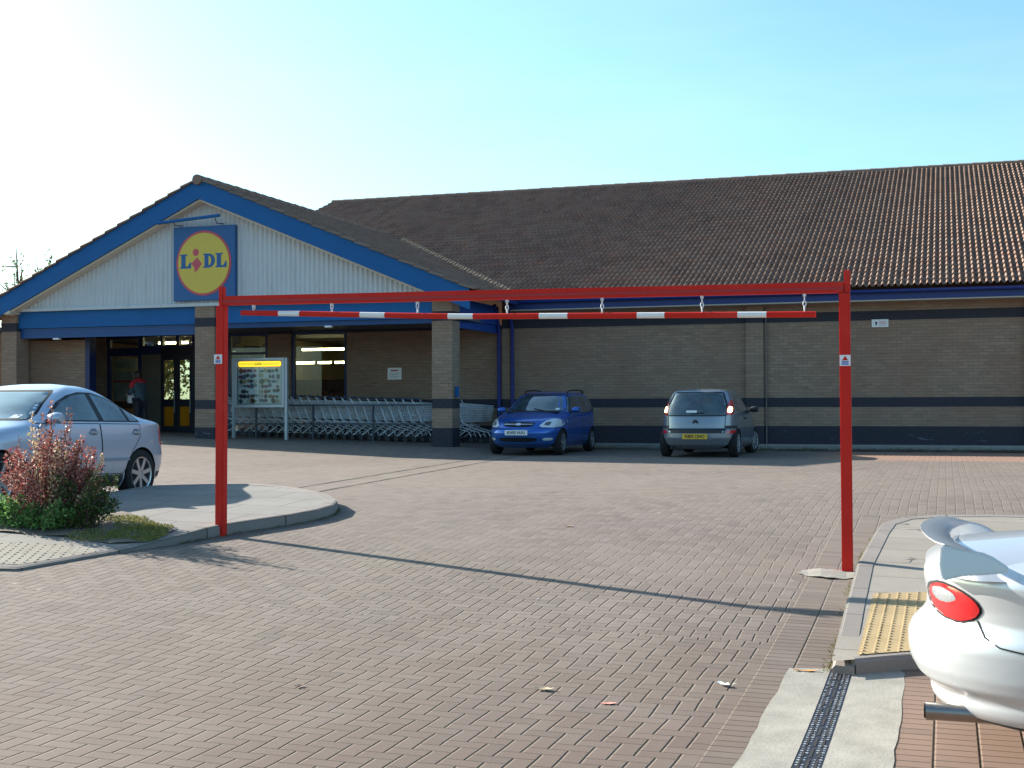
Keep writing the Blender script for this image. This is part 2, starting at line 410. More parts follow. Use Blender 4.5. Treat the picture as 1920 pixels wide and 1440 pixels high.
M_LITLAMP = mat('lit_lamp', (.9, .8, .5), .3, var=0, emit=(1, .72, .32), estr=3.2)
M_BLUE = mat('blue_trim_paint', (.006, .10, .29), .55, var=.15, scale=2.5, coat=0, spec=.25, rvar=.2)
M_BLUED = mat('dark_blue_frame', (.010, .022, .10), .4, var=.15)
def clad_mat():
    t = NT('white_cladding'); p = t.xyz(t.pos())
    c = t.mix(t.noise(t.pos(), 1.4, 4), (.47, .50, .52), (.54, .57, .58))
    run = t.noise(t.comb(t.math('MULTIPLY', p[0], 9), 0, t.math('MULTIPLY', p[2], .8)), 1, 4, .7)
    c = t.mix(t.maprange(run, .52, .8, 0, .55), c, (.30, .28, .24))
    t.set(color=c, rough=.55, spec=.3); return t.m
M_CLAD = clad_mat()
M_CREAM = mat('cream_trim', (.60, .53, .42), .6, var=.15, scale=3)
def red_paint():
    t = NT('red_paint'); P = t.pos()
    c = t.mix(t.noise(P, 4, 4, .6), (.50, .012, .008), (.64, .026, .014))
    fade = t.noise(P, 1.3, 3); c = t.mix(t.maprange(fade, .55, .8, 0, .35), c, (.62, .09, .06))
    ch = t.noise(P, 38, 4, .75); c = t.mix(t.maprange(ch, .70, .73, 0, .8), c, (.10, .035, .025))
    t.set(color=c, rough=t.math('ADD', .42, t.math('MULTIPLY', t.noise(P, 9, 3), .25)), spec=.2)
    t.bump(t.noise(P, 55, 3), .12, .004); return t.m
M_RED = red_paint()
M_WHITEP = mat('white_paint', (.78, .78, .76), .4, var=.06)
M_STEEL = mat('galvanised_wire', (.66, .69, .72), .42, metal=.35, var=.15, scale=12)
M_RAILD = mat('grey_blue_rail', (.045, .06, .085), .5, var=.2)
M_ALU = mat('grey_aluminium', (.42, .47, .50), .4, metal=.35, var=.08)
M_INTW = mat('interior_wall', (.30, .26, .18), .8, var=.2, scale=1.5)
M_INTF = mat('interior_floor', (.25, .23, .2), .4, var=.2)
M_TUBE = mat('fluorescent_tube', (1, 1, .9), .5, var=0, emit=(1, .86, .42), estr=5.5)
def window_glass():
    t = NT('window_glass')
    g = t.n('ShaderNodeBsdfGlossy'); g.inputs['Roughness'].default_value = .02; g.inputs['Color'].default_value = (.9, .95, 1, 1)
    tr = t.n('ShaderNodeBsdfTransparent'); tr.inputs[0].default_value = (.80, .86, .84, 1)
    fr = t.n('ShaderNodeFresnel'); fr.inputs[0].default_value = 1.5
    mx = t.n('ShaderNodeMixShader'); t.t.links.new(t.math('ADD', t.math('MULTIPLY', fr.outputs[0], 1.2), .03), mx.inputs[0])
    t.t.links.new(tr.outputs[0], mx.inputs[1]); t.t.links.new(g.outputs[0], mx.inputs[2]); t.t.links.new(mx.outputs[0], t.out.inputs[0])
    return t.m
M_GLASS = window_glass()
def leafmat(name, cols, trans=.35, rough=.5):
    t = NT(name)
    oi = t.n('ShaderNodeNewGeometry').outputs['Random Per Island']
    n = len(cols)
    c = t.ramp(oi, [(k/(n-1), cols[k]) for k in range(n)])
    t.set(color=c, rough=rough, spec=.35)
    tl = t.n('ShaderNodeBsdfTranslucent'); t.t.links.new(c, tl.inputs[0])
    mx = t.n('ShaderNodeMixShader'); mx.inputs[0].default_value = trans
    t.t.links.new(t.b.outputs[0], mx.inputs[1]); t.t.links.new(tl.outputs[0], mx.inputs[2]); t.t.links.new(mx.outputs[0], t.out.inputs[0])
    return t.m
# ------------------------------------------------------------------ ground, pavements
def lin(a, b, st): return list(np.arange(a, b+1e-6, st))
gxs = [-900, -400, -180, -90, -55, -38] + lin(-30, 24, .5) + [30, 40, 60, 100, 200, 450, 900]
gys = [-600, -250, -100, -50, -25, -12] + lin(-5, 3, 1) + lin(3.4, 17, .4) + lin(17.5, 40, .5) + [45, 52, 60, 90, 150, 300, 600, 1200]
nx, ny = len(gxs), len(gys)
me = bpy.data.meshes.new('ground')
me.from_pydata([(x, y, gz(x, y)) for y in gys for x in gxs], [], [(j*nx+i, j*nx+i+1, (j+1)*nx+i+1, (j+1)*nx+i) for j in range(ny-1) for i in range(nx-1)])
me.materials.append(M_PAVE); me.shade_smooth()
ground = bpy.data.objects.new('ground', me); COL.objects.link(ground); tag(ground, kind='structure')

MAP = mapW
def sheet(name, poly, h, m, step=.25, kind='structure', skirt=.0, parent=None):
    """flat paved area: polygon cut to a fine net and laid h(x, y) above the ground"""
    bm = bmesh.new()
    vs = [bm.verts.new((x, y, 0)) for x, y in poly]; bm.faces.new(vs)
    xs = [p[0] for p in poly]; ys = [p[1] for p in poly]
    for ax, lo, hi in ((0, min(xs), max(xs)), (1, min(ys), max(ys))):
        t = lo+step
        while t < hi:
            no = Vector((1,0,0)) if ax == 0 else Vector((0,1,0))
            bmesh.ops.bisect_plane(bm, geom=bm.verts[:]+bm.edges[:]+bm.faces[:], plane_co=no*t, plane_no=no); t += step
    for v in bm.verts: v.co.z = gz0(v.co.x, v.co.y)+(h(v.co.x, v.co.y) if callable(h) else h)
    if skirt:
        be = [e for e in bm.edges if len(e.link_faces) == 1]
        g = bmesh.ops.extrude_edge_only(bm, edges=be)['geom']
        for v in g:
            if isinstance(v, bmesh.types.BMVert): v.co.z -= skirt
    for v in bm.verts: v.co.x, v.co.y = W(v.co.x, v.co.y)
    bmesh.ops.recalc_face_normals(bm, faces=bm.faces)
    me = bpy.data.meshes.new(name); bm.to_mesh(me); bm.free(); me.materials.append(m)
    if sum(p.normal.z for p in me.polygons) < 0: me.flip_normals()
    o = bpy.data.objects.new(name, me); COL.objects.link(o)
    if kind: tag(o, kind=kind)
    return o
def kerb(name, line, wid, h, m, side=1, closed=False):
    """kerb stones along a polyline, inner edge to one side"""
    b = MB(); n = len(line); L = [Vector((x, y)) for x, y in line]
    fine = [L[0]]
    for a, c in zip(L[:-1], L[1:]):
        k = max(1, int((c-a).length/.15))
        fine += [a+(c-a)*(i/k) for i in range(1, k+1)]
    for i, p in enumerate(fine):
        d = (fine[min(i+1, len(fine)-1)]-fine[max(i-1, 0)]).normalized(); nrm = Vector((-d.y, d.x))*side
        q = p+nrm*wid; hp = h(p.x, p.y) if callable(h) else h
        zt = gz0(p.x, p.y)+hp; zi = gz0(q.x, q.y)+(h(q.x, q.y) if callable(h) else h)
        e = p+nrm*.018
        b.v += [(p.x, p.y, zt-hp-.04), (p.x, p.y, zt-min(.018, hp*.4)), (e.x, e.y, zt+.004), (q.x, q.y, zi+.004), (q.x, q.y, zi-.06)]
        if i:
            k = i*5
            for r in range(4): b.f.append((k-5+r, k+r, k+r+1, k-4+r))
    b.f += [(0,1,2,3,4), tuple(len(b.v)-5+r for r in (4,3,2,1,0))]
    o = b.build(name, m, smooth=True, angle=40); return tag(o, kind='structure')

def hL(x, y): return .02+.09*ss(8.3, 9.5, y+.1*(x+6))
ISL = [(-8.1,7.45),(-6.45,7.68),(-6.12,8.35),(-5.74,8.98),(-5.62,9.25),(-5.43,9.62),(-5.15,10.09),(-5.02,10.42),(-4.98,10.75),(-5.08,11.08),(-5.38,11.48),(-5.83,11.88),(-6.3,12.18),(-6.86,12.36),(-7.4,12.2),(-7.95,11.85),(-8.1,11.3)]
sheet('pavement', ISL, hL, M_SLAB)
kerb('kerb', [(-8.12,7.44)]+ISL[1:]+[ISL[0]], .125, hL, M_KERB, side=1)
BED = [(-7.95,8.86),(-7.36,8.82),(-6.8,8.78),(-6.25,8.66),(-5.92,8.74),(-5.86,9.12),(-6.65,9.62),(-7.28,9.96),(-7.95,10.3)]
M_SOIL = mat('soil', (.13, .105, .08), .95, var=.4, scale=12, bump=.8, bscale=30)
sheet('soil_bed', BED, lambda x, y: hL(x, y)+.012+.012*math.sin(9*x)*math.sin(8*y), M_SOIL, .12)
TL = [(-7.9,8.5),(-6.98,8.55),(-6.33,8.52),(-6.17,8.4),(-6.52,7.80),(-7.9,7.62)]
sheet('tactile_paving', TL, lambda x, y: hL(x, y)+.006, M_TACG, .3)
OUT = [(.09,6.6),(.2,7.93),(.33,9.33),(.54,10.72),(.64,11.24),(.84,11.59),(1.15,11.82),(1.7,11.98),(9,12.9)]
hR = .085
sheet('pavement', [(.09,6.56),(.5,6.8),(1.0,7.04),(9,7.5)]+OUT[:0:-1]+[OUT[0]], hR, M_SLAB2, .3)
kerb('kerb', OUT, .125, lambda x, y: hR*(.55+.45*ss(6.5,7.3,y)), M_KERB, side=-1)
kerb('kerb', [(.225,6.62),(.5,6.79),(1.0,7.03),(9,7.49)], .05, hR, M_KERB, side=1)
TR = [(.235,6.72),(.56,6.90),(1.1,7.16),(1.25,8.62),(.80,8.5),(.41,8.36)]
sheet('tactile_paving', TR, hR+.006, M_TACB, .3)
def domes(name, poly, h, m, ang, pitch, r, hh):
    from mathutils.geometry import intersect_point_tri_2d
    b = MB(); ca, sa = math.cos(ang), math.sin(ang)
    def inside(x, y):
        c = False; n = len(poly)
        for i in range(n):
            (x1, y1), (x2, y2) = poly[i], poly[i-1]
            if (y1 > y) != (y2 > y) and x < (x2-x1)*(y-y1)/(y2-y1)+x1: c = not c
        return c
    for i in range(-300, 300):
        for j in range(-300, 300):
            u, v = (i+.5)*pitch, (j+.5)*pitch
            x, y = u*ca-v*sa, u*sa+v*ca
            if not inside(x, y): continue
            z = gz0(x, y)+(h(x, y) if callable(h) else h)
            b.lathe([(r, 0), (r*.7, hh*.8), (0.0001, hh)], (x, y, z), n=7)
    return b.build(name, m, smooth=True, angle=60, fix=False)
d1 = domes('blister_domes', TR, hR+.006, M_TACB, R(-6.5), .067, .0135, .007); tag(d1, kind='structure')
d2 = domes('blister_domes', TL, lambda x, y: hL(x, y)+.006, M_TACG, R(25), .085, .018, .005); tag(d2, kind='structure')

# drain channel with concrete haunching
def dl(off, y): return off+.113*(y-6.72)
yA, yB = 6.7, .5
def strip(o0, o1, h, name, m):
    ys = np.linspace(yB, yA, 40); b = MB()
    for y in ys:
        j0 = random.uniform(-.012, .012) if o0 < -.1 else 0; j1 = random.uniform(-.008, .008) if o1 > .4 else 0
        for x in (dl(o0, y)+j0, dl(o1, y)+j1): b.v.append((x, y+(x-.1)*.25*(y/6.7), gz0(x, y)+h))
    b.f = [(2*i, 2*i+1, 2*i+3, 2*i+2) for i in range(len(ys)-1)]
    return b.build(name, m, fix=False)
tag(strip(-.15, .088, .004, 'concrete_strip', M_CONC), kind='structure')
tag(strip(.218, .515, .004, 'concrete_strip', M_CONC), kind='structure')
dr = thing('drain_channel', 'black slotted plastic drain grate set between two pale concrete strips', 'drain', (.05, 5, 0))
M_DRAIN = mat('black_plastic_grate', (.014, .016, .026), .55, var=.5, scale=25, bump=.3, spec=.4)
_c = strip(.088, .218, .002, 'channel', M_DRAIN); _c.parent = dr; _c.data.transform(Matrix.Translation(-Vector(dr.location)))
b = MB()
M_STUD = mat('sunlit_stud', (.30, .31, .33), .6, var=.4, scale=60)  # sun on the raised studs, painted in as a paler colour
yy = 6.66
while yy > 1.5:
    for o_ in (.104, .130, .176, .202):
        if random.random() < .90:
            x = dl(o_, yy); y = yy+(x-.1)*.25+random.uniform(-.002, .002); z = gz0(x, y)+.002
            s_ = random.uniform(.0035, .0065)
            b.box(x-s_, x+s_, y-s_, y+s_, z, z+.005)
    yy -= .034
b.build('grate_stud', M_STUD, dr)['kind'] = 'stuff'
b = MB()
for o_ in (.117, .153, .189):
    for k in range(30):
        y1 = 6.6-k*.17; x = dl(o_, y1)
        b.add([(x-.006, y1, gz0(x,y1)+.0045), (x+.006, y1, gz0(x,y1)+.0045), (dl(o_, y1-.13)+.006, y1-.13, gz0(x,y1-.13)+.0045), (dl(o_, y1-.13)-.006, y1-.13, gz0(x,y1-.13)+.0045)], [(0,1,2,3)])
b.build('slot', M_BLACK, dr, fix=False)
# twin joint lines of the channel running to the building corner
ch = thing('slot_drain', 'narrow twin-slot drainage line crossing the paving to the brick pillar', 'drain', (-6.35, 17, .5))
for xx in (-6.62, -6.08):
    b = MB(); ys = np.linspace(13.2, 23.4, 60)
    if xx > -6.3: ys = np.linspace(12.7, 23.4, 60)
    pr = 0
    for y in ys:
        pr = .8*pr+random.uniform(-.006, .006)
        wd = .012+.008*random.random()
        for q in (-wd, wd): b.v.append((xx+pr+q, y, gz0(xx, y)+.005))
    b.f = [(2*i, 2*i+1, 2*i+3, 2*i+2) for i in range(len(ys)-1)]
    b.build('slot', M_BLACK, ch, fix=False)
pad = MB(); n = 26; ring = []
for k in range(n):
    t = 2*math.pi*k/n; rr = 1+random.uniform(-.12, .12)
    ring.append((.12+.26*math.cos(t)*rr, 9.28+.16*math.sin(t)*rr))
sheet('concrete_pad', ring, lambda x, y: .012+.006*math.sin(20*x), M_CONC, .1)
# kerb and dirt at the foot of the long wall
kerb('kerb', [(14, 26.35), (-6.9, 26.35)], .45, .13, mat('wall_kerb', (.23, .22, .20), .9, var=.3, scale=4, bump=.4), side=-1)
sheet('dirt_strip', [(-6.9, 26.0), (14, 26.0), (14, 26.36), (-6.9, 26.36)], lambda x, y: .006+.025*ss(26.0, 26.36, y)+.012*math.sin(5*x+3*math.sin(2.3*x)), mat('leaf_dirt', (.06, .045, .032), .95, var=.5, scale=7, bump=.9, bscale=18), .2)

# ------------------------------------------------------------------ supermarket
MAP = mapB
SM = thing('supermarket', 'long buff brick supermarket with brown tiled roof and blue-edged white gable over its entrance', 'building', (-6, 27, .5))
def P(bd, name, m, **k): return bd.build(name, m, SM, **k)
YW, YG = 26.8, 23.75
P(MB().box(-7.7, 17, YW, YW+.3, .1, 4.3), 'wall', M_BRICK)
P(MB().box(-1.56, -1.15, YW-.11, YW-.002, .1, 3.95), 'pilaster', M_BRICK)
P(MB().box(-7.66, -7.45, YW-.11, YW-.002, .1, 3.95), 'pilaster', M_BRICK)
P(MB().box(4.62, 5.03, YW-.11, YW-.002, .1, 3.95), 'pilaster', M_BRICK)
P(MB().box(-8.51, -8.02, YG, YG+.49, .3, 4.12), 'pillar', M_BRICK)
P(MB().box(-14.71, -14.17, YG, YG+.49, .3, 4.12), 'pillar', M_BRICK)
P(MB().box(-20.42, -19.95, YG, YG+.49, .3, 4.08), 'pillar', M_BRICK)
# recessed shop front
b = MB(); b.box(-20.4, -18.5, 24.6, 24.85, .3, 3.34)
P(b, 'panel_wall', M_BRICK)
P(MB().box(-18.497, -18.36, 24.58, 24.86, .3, 3.5), 'post', M_BLUED)
P(MB().box(-20.43, -20.28, 24.5, 24.59, .3, 3.5), 'post', M_BLUED)
P(MB().box(-20.9, -19.46, YW, YW+.3, .3, 3.6), 'wall', M_BRICK)
P(MB().box(-14.36, -13.66, YW, YW+.3, .3, 3.6), 'wall', M_BRICK)
P(MB().box(-12.02, -7.702, YW, YW+.3, .3, 3.6), 'wall', M_BRICK)
P(MB().box(-13.66, -12.02, YW+.02, YW+.3, .3, .98), 'wall', M_BRICK)
P(MB().box(-20.9, -7.9, YG+.25, 36, 3.605, 3.68), 'soffit', mat('soffit', (.10, .10, .12), .7))
def window(x0, x1, z0, z1, fr=.06, mull=(), trans=(), m=M_BLUED, y=YW+.04, name='window'):
    b = MB(); b.box(x0, x0+fr, y, y+.1, z0, z1); b.box(x1-fr, x1, y, y+.1, z0, z1)
    b.box(x0+fr, x1-fr, y, y+.1, z1-fr, z1); b.box(x0+fr, x1-fr, y, y+.1, z0, z0+fr)
    for a, c in mull: b.box(a, c, y-.012, y+.11, z0+fr, z1-fr)
    for a, c in trans: b.box(x0+fr, x1-fr, y-.006, y+.105, a, c)
    f = P(b, name, m)
    g = MB(); g.add([(x0+fr, y+.05, z0+fr), (x1-fr, y+.05, z0+fr), (x1-fr, y+.05, z1-fr), (x0+fr, y+.05, z1-fr)], [(0,1,2,3)])
    g.build('pane', M_GLASS, f, fix=False)
    return f
window(-13.66, -12.02, .98, 3.6, .09)
window(-15.6, -14.36, .8, 3.6, .09, trans=((3.0, 3.06),))
window(-19.46, -18.34, .75, 3.6, .1, trans=((3.02, 3.24),))
M_NBLACK = mat('near_black_frame', (.012, .014, .028), .4, var=.1)
P(MB().box(-18.34, -17.72, YW+.05, YW+.13, .7, 3.05), 'infill_panel', mat('olive_panel', (.13, .115, .09), .6, var=.2, scale=8))
P(MB().box(-18.34, -17.72, YW+.03, YW+.14, 3.05, 3.24), 'transom', M_BLUED)
window(-18.34, -15.62, 3.24, 3.6, .05, mull=((-17.72, -17.64), (-17.22, -17.12), (-16.72, -16.62)), name='fanlight')
def door(x0, x1):
    b = MB(); z0, z1 = .8, 3.05; f = .085
    b.box(x0, x0+f, YW+.05, YW+.11, z0, z1); b.box(x1-f, x1, YW+.05, YW+.11, z0, z1)
    for a, c in ((z0, 1.03), (1.57, 1.78), (2.88, z1)): b.box(x0+f, x1-f, YW+.05, YW+.11, a, c)
    d = P(b, 'door', M_NBLACK)
    g = MB(); g.add([(x0+f, YW+.08, z0), (x1-f, YW+.08, z0), (x1-f, YW+.08, z1), (x0+f, YW+.08, z1)], [(0,1,2,3)])
    g.build('pane', M_GLASS, d, fix=False)
    MB().bar((x1-f*.5, YW+.02, 1.4), (x1-f*.5, YW+.02, 2.0), .02, .02).build('handle', M_ALU, d)
door(-17.72, -17.22); door(-17.218, -16.72); door(-16.718, -16.2); door(-16.198, -15.62)
P(MB().box(-17.72, -15.62, YW+.02, YW+.14, 3.05, 3.24), 'transom', M_NBLACK)
# inside
P(MB().box(-20.9, -7.7, 27.15, 36, .6, .8), 'interior_floor', M_INTF)
b = MB(); b.box(-20.9, -7.7, 36, 36.2, .8, 3.6); b.box(-7.9, -7.72, 27.11, 36, .8, 3.6); b.box(-15.55, -15.45, 27.3, 36, .8, 3.6)
P(b, 'interior_wall', M_INTW)
b = MB(); b.box(-21.1, -20.9, 24.3, 30.6, .3, 3.68); b.box(-21.1, -20.9, 35.2, 36.2, .3, 3.68); b.box(-21.1, -20.9, 30.6, 35.2, 3.3, 3.68); b.box(-21.1, -20.9, 30.6, 35.2, .3, 1.0)
P(b, 'side_wall', M_BRICK)
g = MB(); g.add([(-21, 30.6, 1.0), (-21, 35.2, 1.0), (-21, 35.2, 3.3), (-21, 30.6, 3.3)], [(0,1,2,3)])
sw = MB(); sw.box(-21.05, -20.95, 32.8, 32.9, 1.0, 3.3); sw = P(sw, 'side_window', M_BLUED); g.build('pane', M_GLASS, sw, fix=False)
for x0, x1, z in ((-14.93, -13.4, 3.28), (-15.2, -14.5, 2.88), (-14.4, -13.95, 2.88), (-13.85, -13.4, 2.88)):
    b = MB(); b.box(x0, x1, 29.95, 30.05, z+.03, z+.06); f = P(b, 'ceiling_light', M_WHITEP)
    MB().tube([(x0+.02, 30, z), (x1-.02, 30, z)], .032, 8).build('tube', M_TUBE, f)
for x0, x1 in ((-12.6, -11.2), (-10.8, -9.4), (-18.4, -17.4), (-17.3, -16.3)):
    yl = 33 if x0 > -13 else 27.75  # lobby pair is added to brighten the yellow counter behind the doors
    f = P(MB().box(x0, x1, yl-.05, yl+.05, 3.46, 3.5), 'ceiling_light', M_WHITEP)
    MB().tube([(x0+.02, yl, 3.42), (x1-.02, yl, 3.42)], .03, 8).build('tube', M_TUBE, f)
b = MB()
for k in range(3): b.box(-15.0, -12.4, 28.7, 29.2, .82+k*.45, .86+k*.45)
b.box(-15.02, -14.98, 28.7, 29.2, .8, 2.3); b.box(-12.42, -12.38, 28.7, 29.2, .8, 2.3); b.box(-15, -12.4, 29.2, 29.23, .8, 2.35)
P(b, 'shelf', mat('brown_shelf', (.12, .045, .03), .6, var=.2))
b = MB()
xk = -14.95
while xk < -12.5:
    for k in range(3):
        ww = random.uniform(.1, .2); hh = random.uniform(.18, .36)
        b.box(xk, xk+ww*.95, 28.75, 29.1, .862+k*.45, .862+k*.45+hh)
    xk += .19
P(b, 'boxes', mat('carton', (.20, .07, .035), .7, var=.5, scale=3))
# yellow stand and paper posters behind the doors
P(MB().box(-18.9, -16.5, 28.6, 28.75, .8, 1.57), 'counter', mat('yellow_counter', (.75, .46, .03), .5, var=.15))
M_POST = mat('poster_paper', (.30, .32, .28), .6, var=.55, scale=7)
po = P(MB().box(-19.32, -18.52, YW+.125, YW+.135, 1.75, 2.95), 'poster', M_POST)
text_mesh('Fireworks', .165, mat('yellow_ink', (.65, .5, .03), .5, var=0, emit=(.65, .5, .03), estr=.0), 'lettering', po, Vector(mapB((-18.93, YW+.12, 2.64)))-Vector(SM.location), (R(90), 0, 0), sx=1.05)
MB().box(-19.3, -18.56, YW+.118, YW+.124, 2.27, 2.33).build('stripe', mat('red_ink', (.45, .05, .04), .5, var=.05), po)
for (x0, x1, z0, z1, c) in ((-15.45, -15.3, 3.08, 3.3, (.42, .36, .22)), (-14.65, -14.5, 3.05, 3.3, (.42, .36, .22)), (-15.2, -14.7, 3.1, 3.24, (.09, .10, .10)), (-15.0, -14.6, 2.55, 3.0, (.20, .17, .12)), (-15.3, -15.05, 2.5, 3.0, (.16, .16, .15))):
    P(MB().box(x0, x1, YW+.2, YW+.21, z0, z1), 'poster', mat('card%d' % int(x0*100), c, .7, var=.3, scale=9))

# blue fascias, shutters
b = MB(); b.box(-19.95, -14.71, YG+.08, YG+.2, 3.62, 4.045); b.box(-14.17, -8.51, YG+.08, YG+.2, 3.62, 4.045)
P(b, 'fascia', M_BLUE)
b = MB()
for x0, x1, zb in ((-19.93, -14.73, 3.36), (-14.15, -8.53, 3.50)):
    n = 5
    for k in range(n):
        z1 = 3.612-(3.612-zb)*k/n; z0 = 3.612-(3.612-zb)*(k+1)/n
        b.box(x0, x1, YG+.14+.01*(k % 2), YG+.26, z0+.004, z1)
P(b, 'shutter_box', mat('shutter_blue', (.006, .062, .21), .45, var=.12, scale=3))
MAP = None
b = MB(); b.box(-10.93, -10.83, 28.46, 31.44, 3.62, 4.1); b.box(-10.97, -10.87, 28.46, 31.44, 3.42, 3.612)
P(b, 'fascia', mat('side_blue', (.010, .06, .27), .5, var=.12))
MAP = mapB
for x, z in ((-18.85, 3.345), (-11.2, 3.49)):
    P(MB().box(x-.09, x+.09, YG+.12, YG+.24, z-.03, z+.012), 'soffit_light', M_WHITEP, bevel=.008)
P(MB().box(-8.01, -7.96, YG+.14, YG+.30, 1.78, 2.02), 'meter_box', M_BLUE, bevel=.008)
# gable: corrugated cladding
AX, AZ = -14.41, 7.14
SLL, SLR = .470, .417
def topz(x, d=0): return AZ-d-(SLL*(AX-x) if x < AX else SLR*(x-AX))
b = MB(); x = -20.2; pts = []
while x < -8.4:
    pts += [(x, 0), (x+.035, -.022), (x+.060, -.022), (x+.095, 0)]; x += .125
k0 = 0
for x, dy in pts:
    zt = max(4.10, topz(x, .40)); b.v += [(x, YG+.03+dy, 4.09), (x, YG+.03+dy, zt)]
b.f = [(2*i, 2*i+2, 2*i+3, 2*i+1) for i in range(len(pts)-1)]
P(b, 'gable_cladding', M_CLAD, fix=False)
P(MB().box(-20.2, -8.55, YG-.03, YG+.075, 4.047, 4.125), 'cladding_trim', M_CLAD)
def slope_bar(x0, x1, d0, d1, y0, y1):
    return [(x0, topz(x0, d0)), (x1, topz(x1, d0)), (x1, topz(x1, d1)), (x0, topz(x0, d1))]
for nm, x0, x1 in (('l', -21.15, AX), ('r', AX, -7.48)):
    P(MB().prism(slope_bar(x0, x1, .02, .49, 0, 0), YG-.34, YG-.28), 'bargeboard', M_BLUE)
    xx0, xx1 = (x0+1.1, x1) if nm == 'l' else (x0, x1-1.1)
    P(MB().prism(slope_bar(xx0, xx1, .46, .54, 0, 0), YG-.275, YG+.004), 'barge_soffit', M_CREAM)
    P(MB().prism(slope_bar(x0, x1, -.008, .018, 0, 0), YG-.37, YG-.2), 'verge', mat('verge_mortar', (.16, .10, .08), .9, var=.3, scale=6))
P(MB().box(-21.35, -19.9, YG-.33, YG+.5, 3.98, 4.06), 'eaves_soffit', M_CREAM)
P(MB().box(-8.5, -7.66, YG-.27, YG+.5, 4.121, 4.2), 'eaves_soffit', mat('blue_soffit', (.012, .06, .25), .5))

# ------------------------------------------------------------------ tiled roofs (world coordinates from here)
MAP = None
PROF = [(0, 0), (.008, .028), (.023, .050), (.040, .059), (.057, .050), (.072, .028), (.080, 0.001)]
def tiled(name, O, U, V, width, length, roll=.1414, course=.40, lift=.036, jit=.004):
    O = np.array(O, float); U = np.array(U, float); V = np.array(V, float)
    N = np.cross(U/np.linalg.norm(U), V/np.linalg.norm(V)); N = N if N[2] > 0 else -N
    nr = int(width/roll); nc = int(round(length/course))
    pu = np.array([p[0] for p in PROF]); ph = np.array([p[1] for p in PROF])
    us = (np.arange(nr)[:, None]*roll+pu[None]).ravel(); hs = np.tile(ph, nr)
    us = np.append(us, nr*roll); hs = np.append(hs, 0); m = len(us)
    rj = np.repeat(np.random.uniform(-jit, jit, (nc, nr//2+2)), 14, axis=1)[:, :m]
    rows = []
    for k in range(nc):
        for v, l in ((k*course, lift), ((k+1)*course, 0)):
            h = hs+l+rj[k]
            rows.append(O+us[:, None]*U+v*V+h[:, None]*N)
    vv = np.concatenate(rows)
    R_ = 2*nc
    i, j = np.meshgrid(np.arange(m-1), np.arange(R_-1)); i = i.ravel(); j = j.ravel()
    f = np.stack([j*m+i, j*m+i+1, (j+1)*m+i+1, (j+1)*m+i], 1)
    me = bpy.data.meshes.new(name); me.from_pydata(vv.tolist(), [], f.tolist())
    uvl = me.uv_layers.new(name='UVMap')
    uv = np.stack([i//7+.5, j//2+.5], 1).repeat(4, axis=0).astype(np.float32)
    uvl.data.foreach_set('uv', uv.ravel())
    me.materials.append(M_TILE); me.shade_smooth(); me.set_sharp_from_angle(angle=R(50))
    if me.polygons[0].normal.z < 0 and sum(p.normal.z for p in list(me.polygons)[:50]) < 0: me.flip_normals()
    o = bpy.data.objects.new(name, me); COL.objects.link(o); o.parent = SM; me.transform(Matrix.Translation(-Vector(SM.location)))
    return o
ZE, ZR, YE, YR, XL = 4.25, 9.17, 30.95, 44.1, -21.76
th = math.atan((ZR-ZE)/(YR-YE))
tiled('roof', (XL, YE, ZE), (1, 0, 0), (0, math.cos(th), math.sin(th)), 35.8, (YR-YE+.05)/math.cos(th))
P(MB().add([(XL, YR, ZR-.03), (14, YR, ZR-.03), (14, 57.2, 4.2), (XL, 57.2, 4.2)], [(0,1,2,3)]), 'rear_roof', M_TILE, fix=False)
P(MB().add([(XL+.02, YE+.1, 4.2), (XL+.02, 57.1, 4.2), (XL+.02, YR, ZR-.05)], [(0,1,2)]), 'end_wall', M_BRICK, fix=False)
P(MB().box(-10.6, 14, 56.6, 57, .1, 4.2), 'rear_wall', M_BRICK)
AXW = mapB((AX, YG, 0))[0]; YGW = YG+4.225; SL, SR = SLL/1.0152, SLR/1.0152
def topw(x, d=0): return AZ-d-(SL*(AXW-x) if x < AXW else SR*(x-AXW))
aR = math.atan(SR); aL = math.atan(SL); XRE, XLE = -10.10, -24.25
tiled('gable_roof', (XRE, YGW-.40, topw(XRE, .03)), (0, 1, 0), (-math.cos(aR), 0, math.sin(aR)), 11.9, (XRE-AXW)/math.cos(aR))
tiled('gable_roof', (XLE, YGW-.40, topw(XLE, .03)), (0, 1, 0), (math.cos(aL), 0, math.sin(aL)), 11.9, (AXW-XLE)/math.cos(aL))
def ridge(a, b, name='ridge_tiles'):
    a = Vector(a); b = Vector(b); n = int((b-a).length/.45); m = MB()
    for k in range(n):
        p = a.lerp(b, k/n); q = a.lerp(b, (k+1)/n+.03/n)
        m.tube([p, q], [.125+random.uniform(0, .008), .115], 10)
    return P(m, name, M_TILE, smooth=True, angle=50)
# tile ends along the roof valley, their sunlight painted in as pale colour
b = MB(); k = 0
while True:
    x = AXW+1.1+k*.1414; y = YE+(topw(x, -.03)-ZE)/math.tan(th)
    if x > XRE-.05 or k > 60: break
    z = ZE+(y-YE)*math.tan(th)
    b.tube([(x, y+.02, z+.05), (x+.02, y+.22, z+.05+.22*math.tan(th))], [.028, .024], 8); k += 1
P(b, 'valley_tiles', mat('valley_sunlit_ends', (.46, .35, .22), .9, var=.25, scale=9), smooth=True)
ridge((XL, YR, ZR), (14, YR, ZR)); ridge((AXW, YGW-.42, AZ-.03), (AXW, 39.3, AZ-.03))
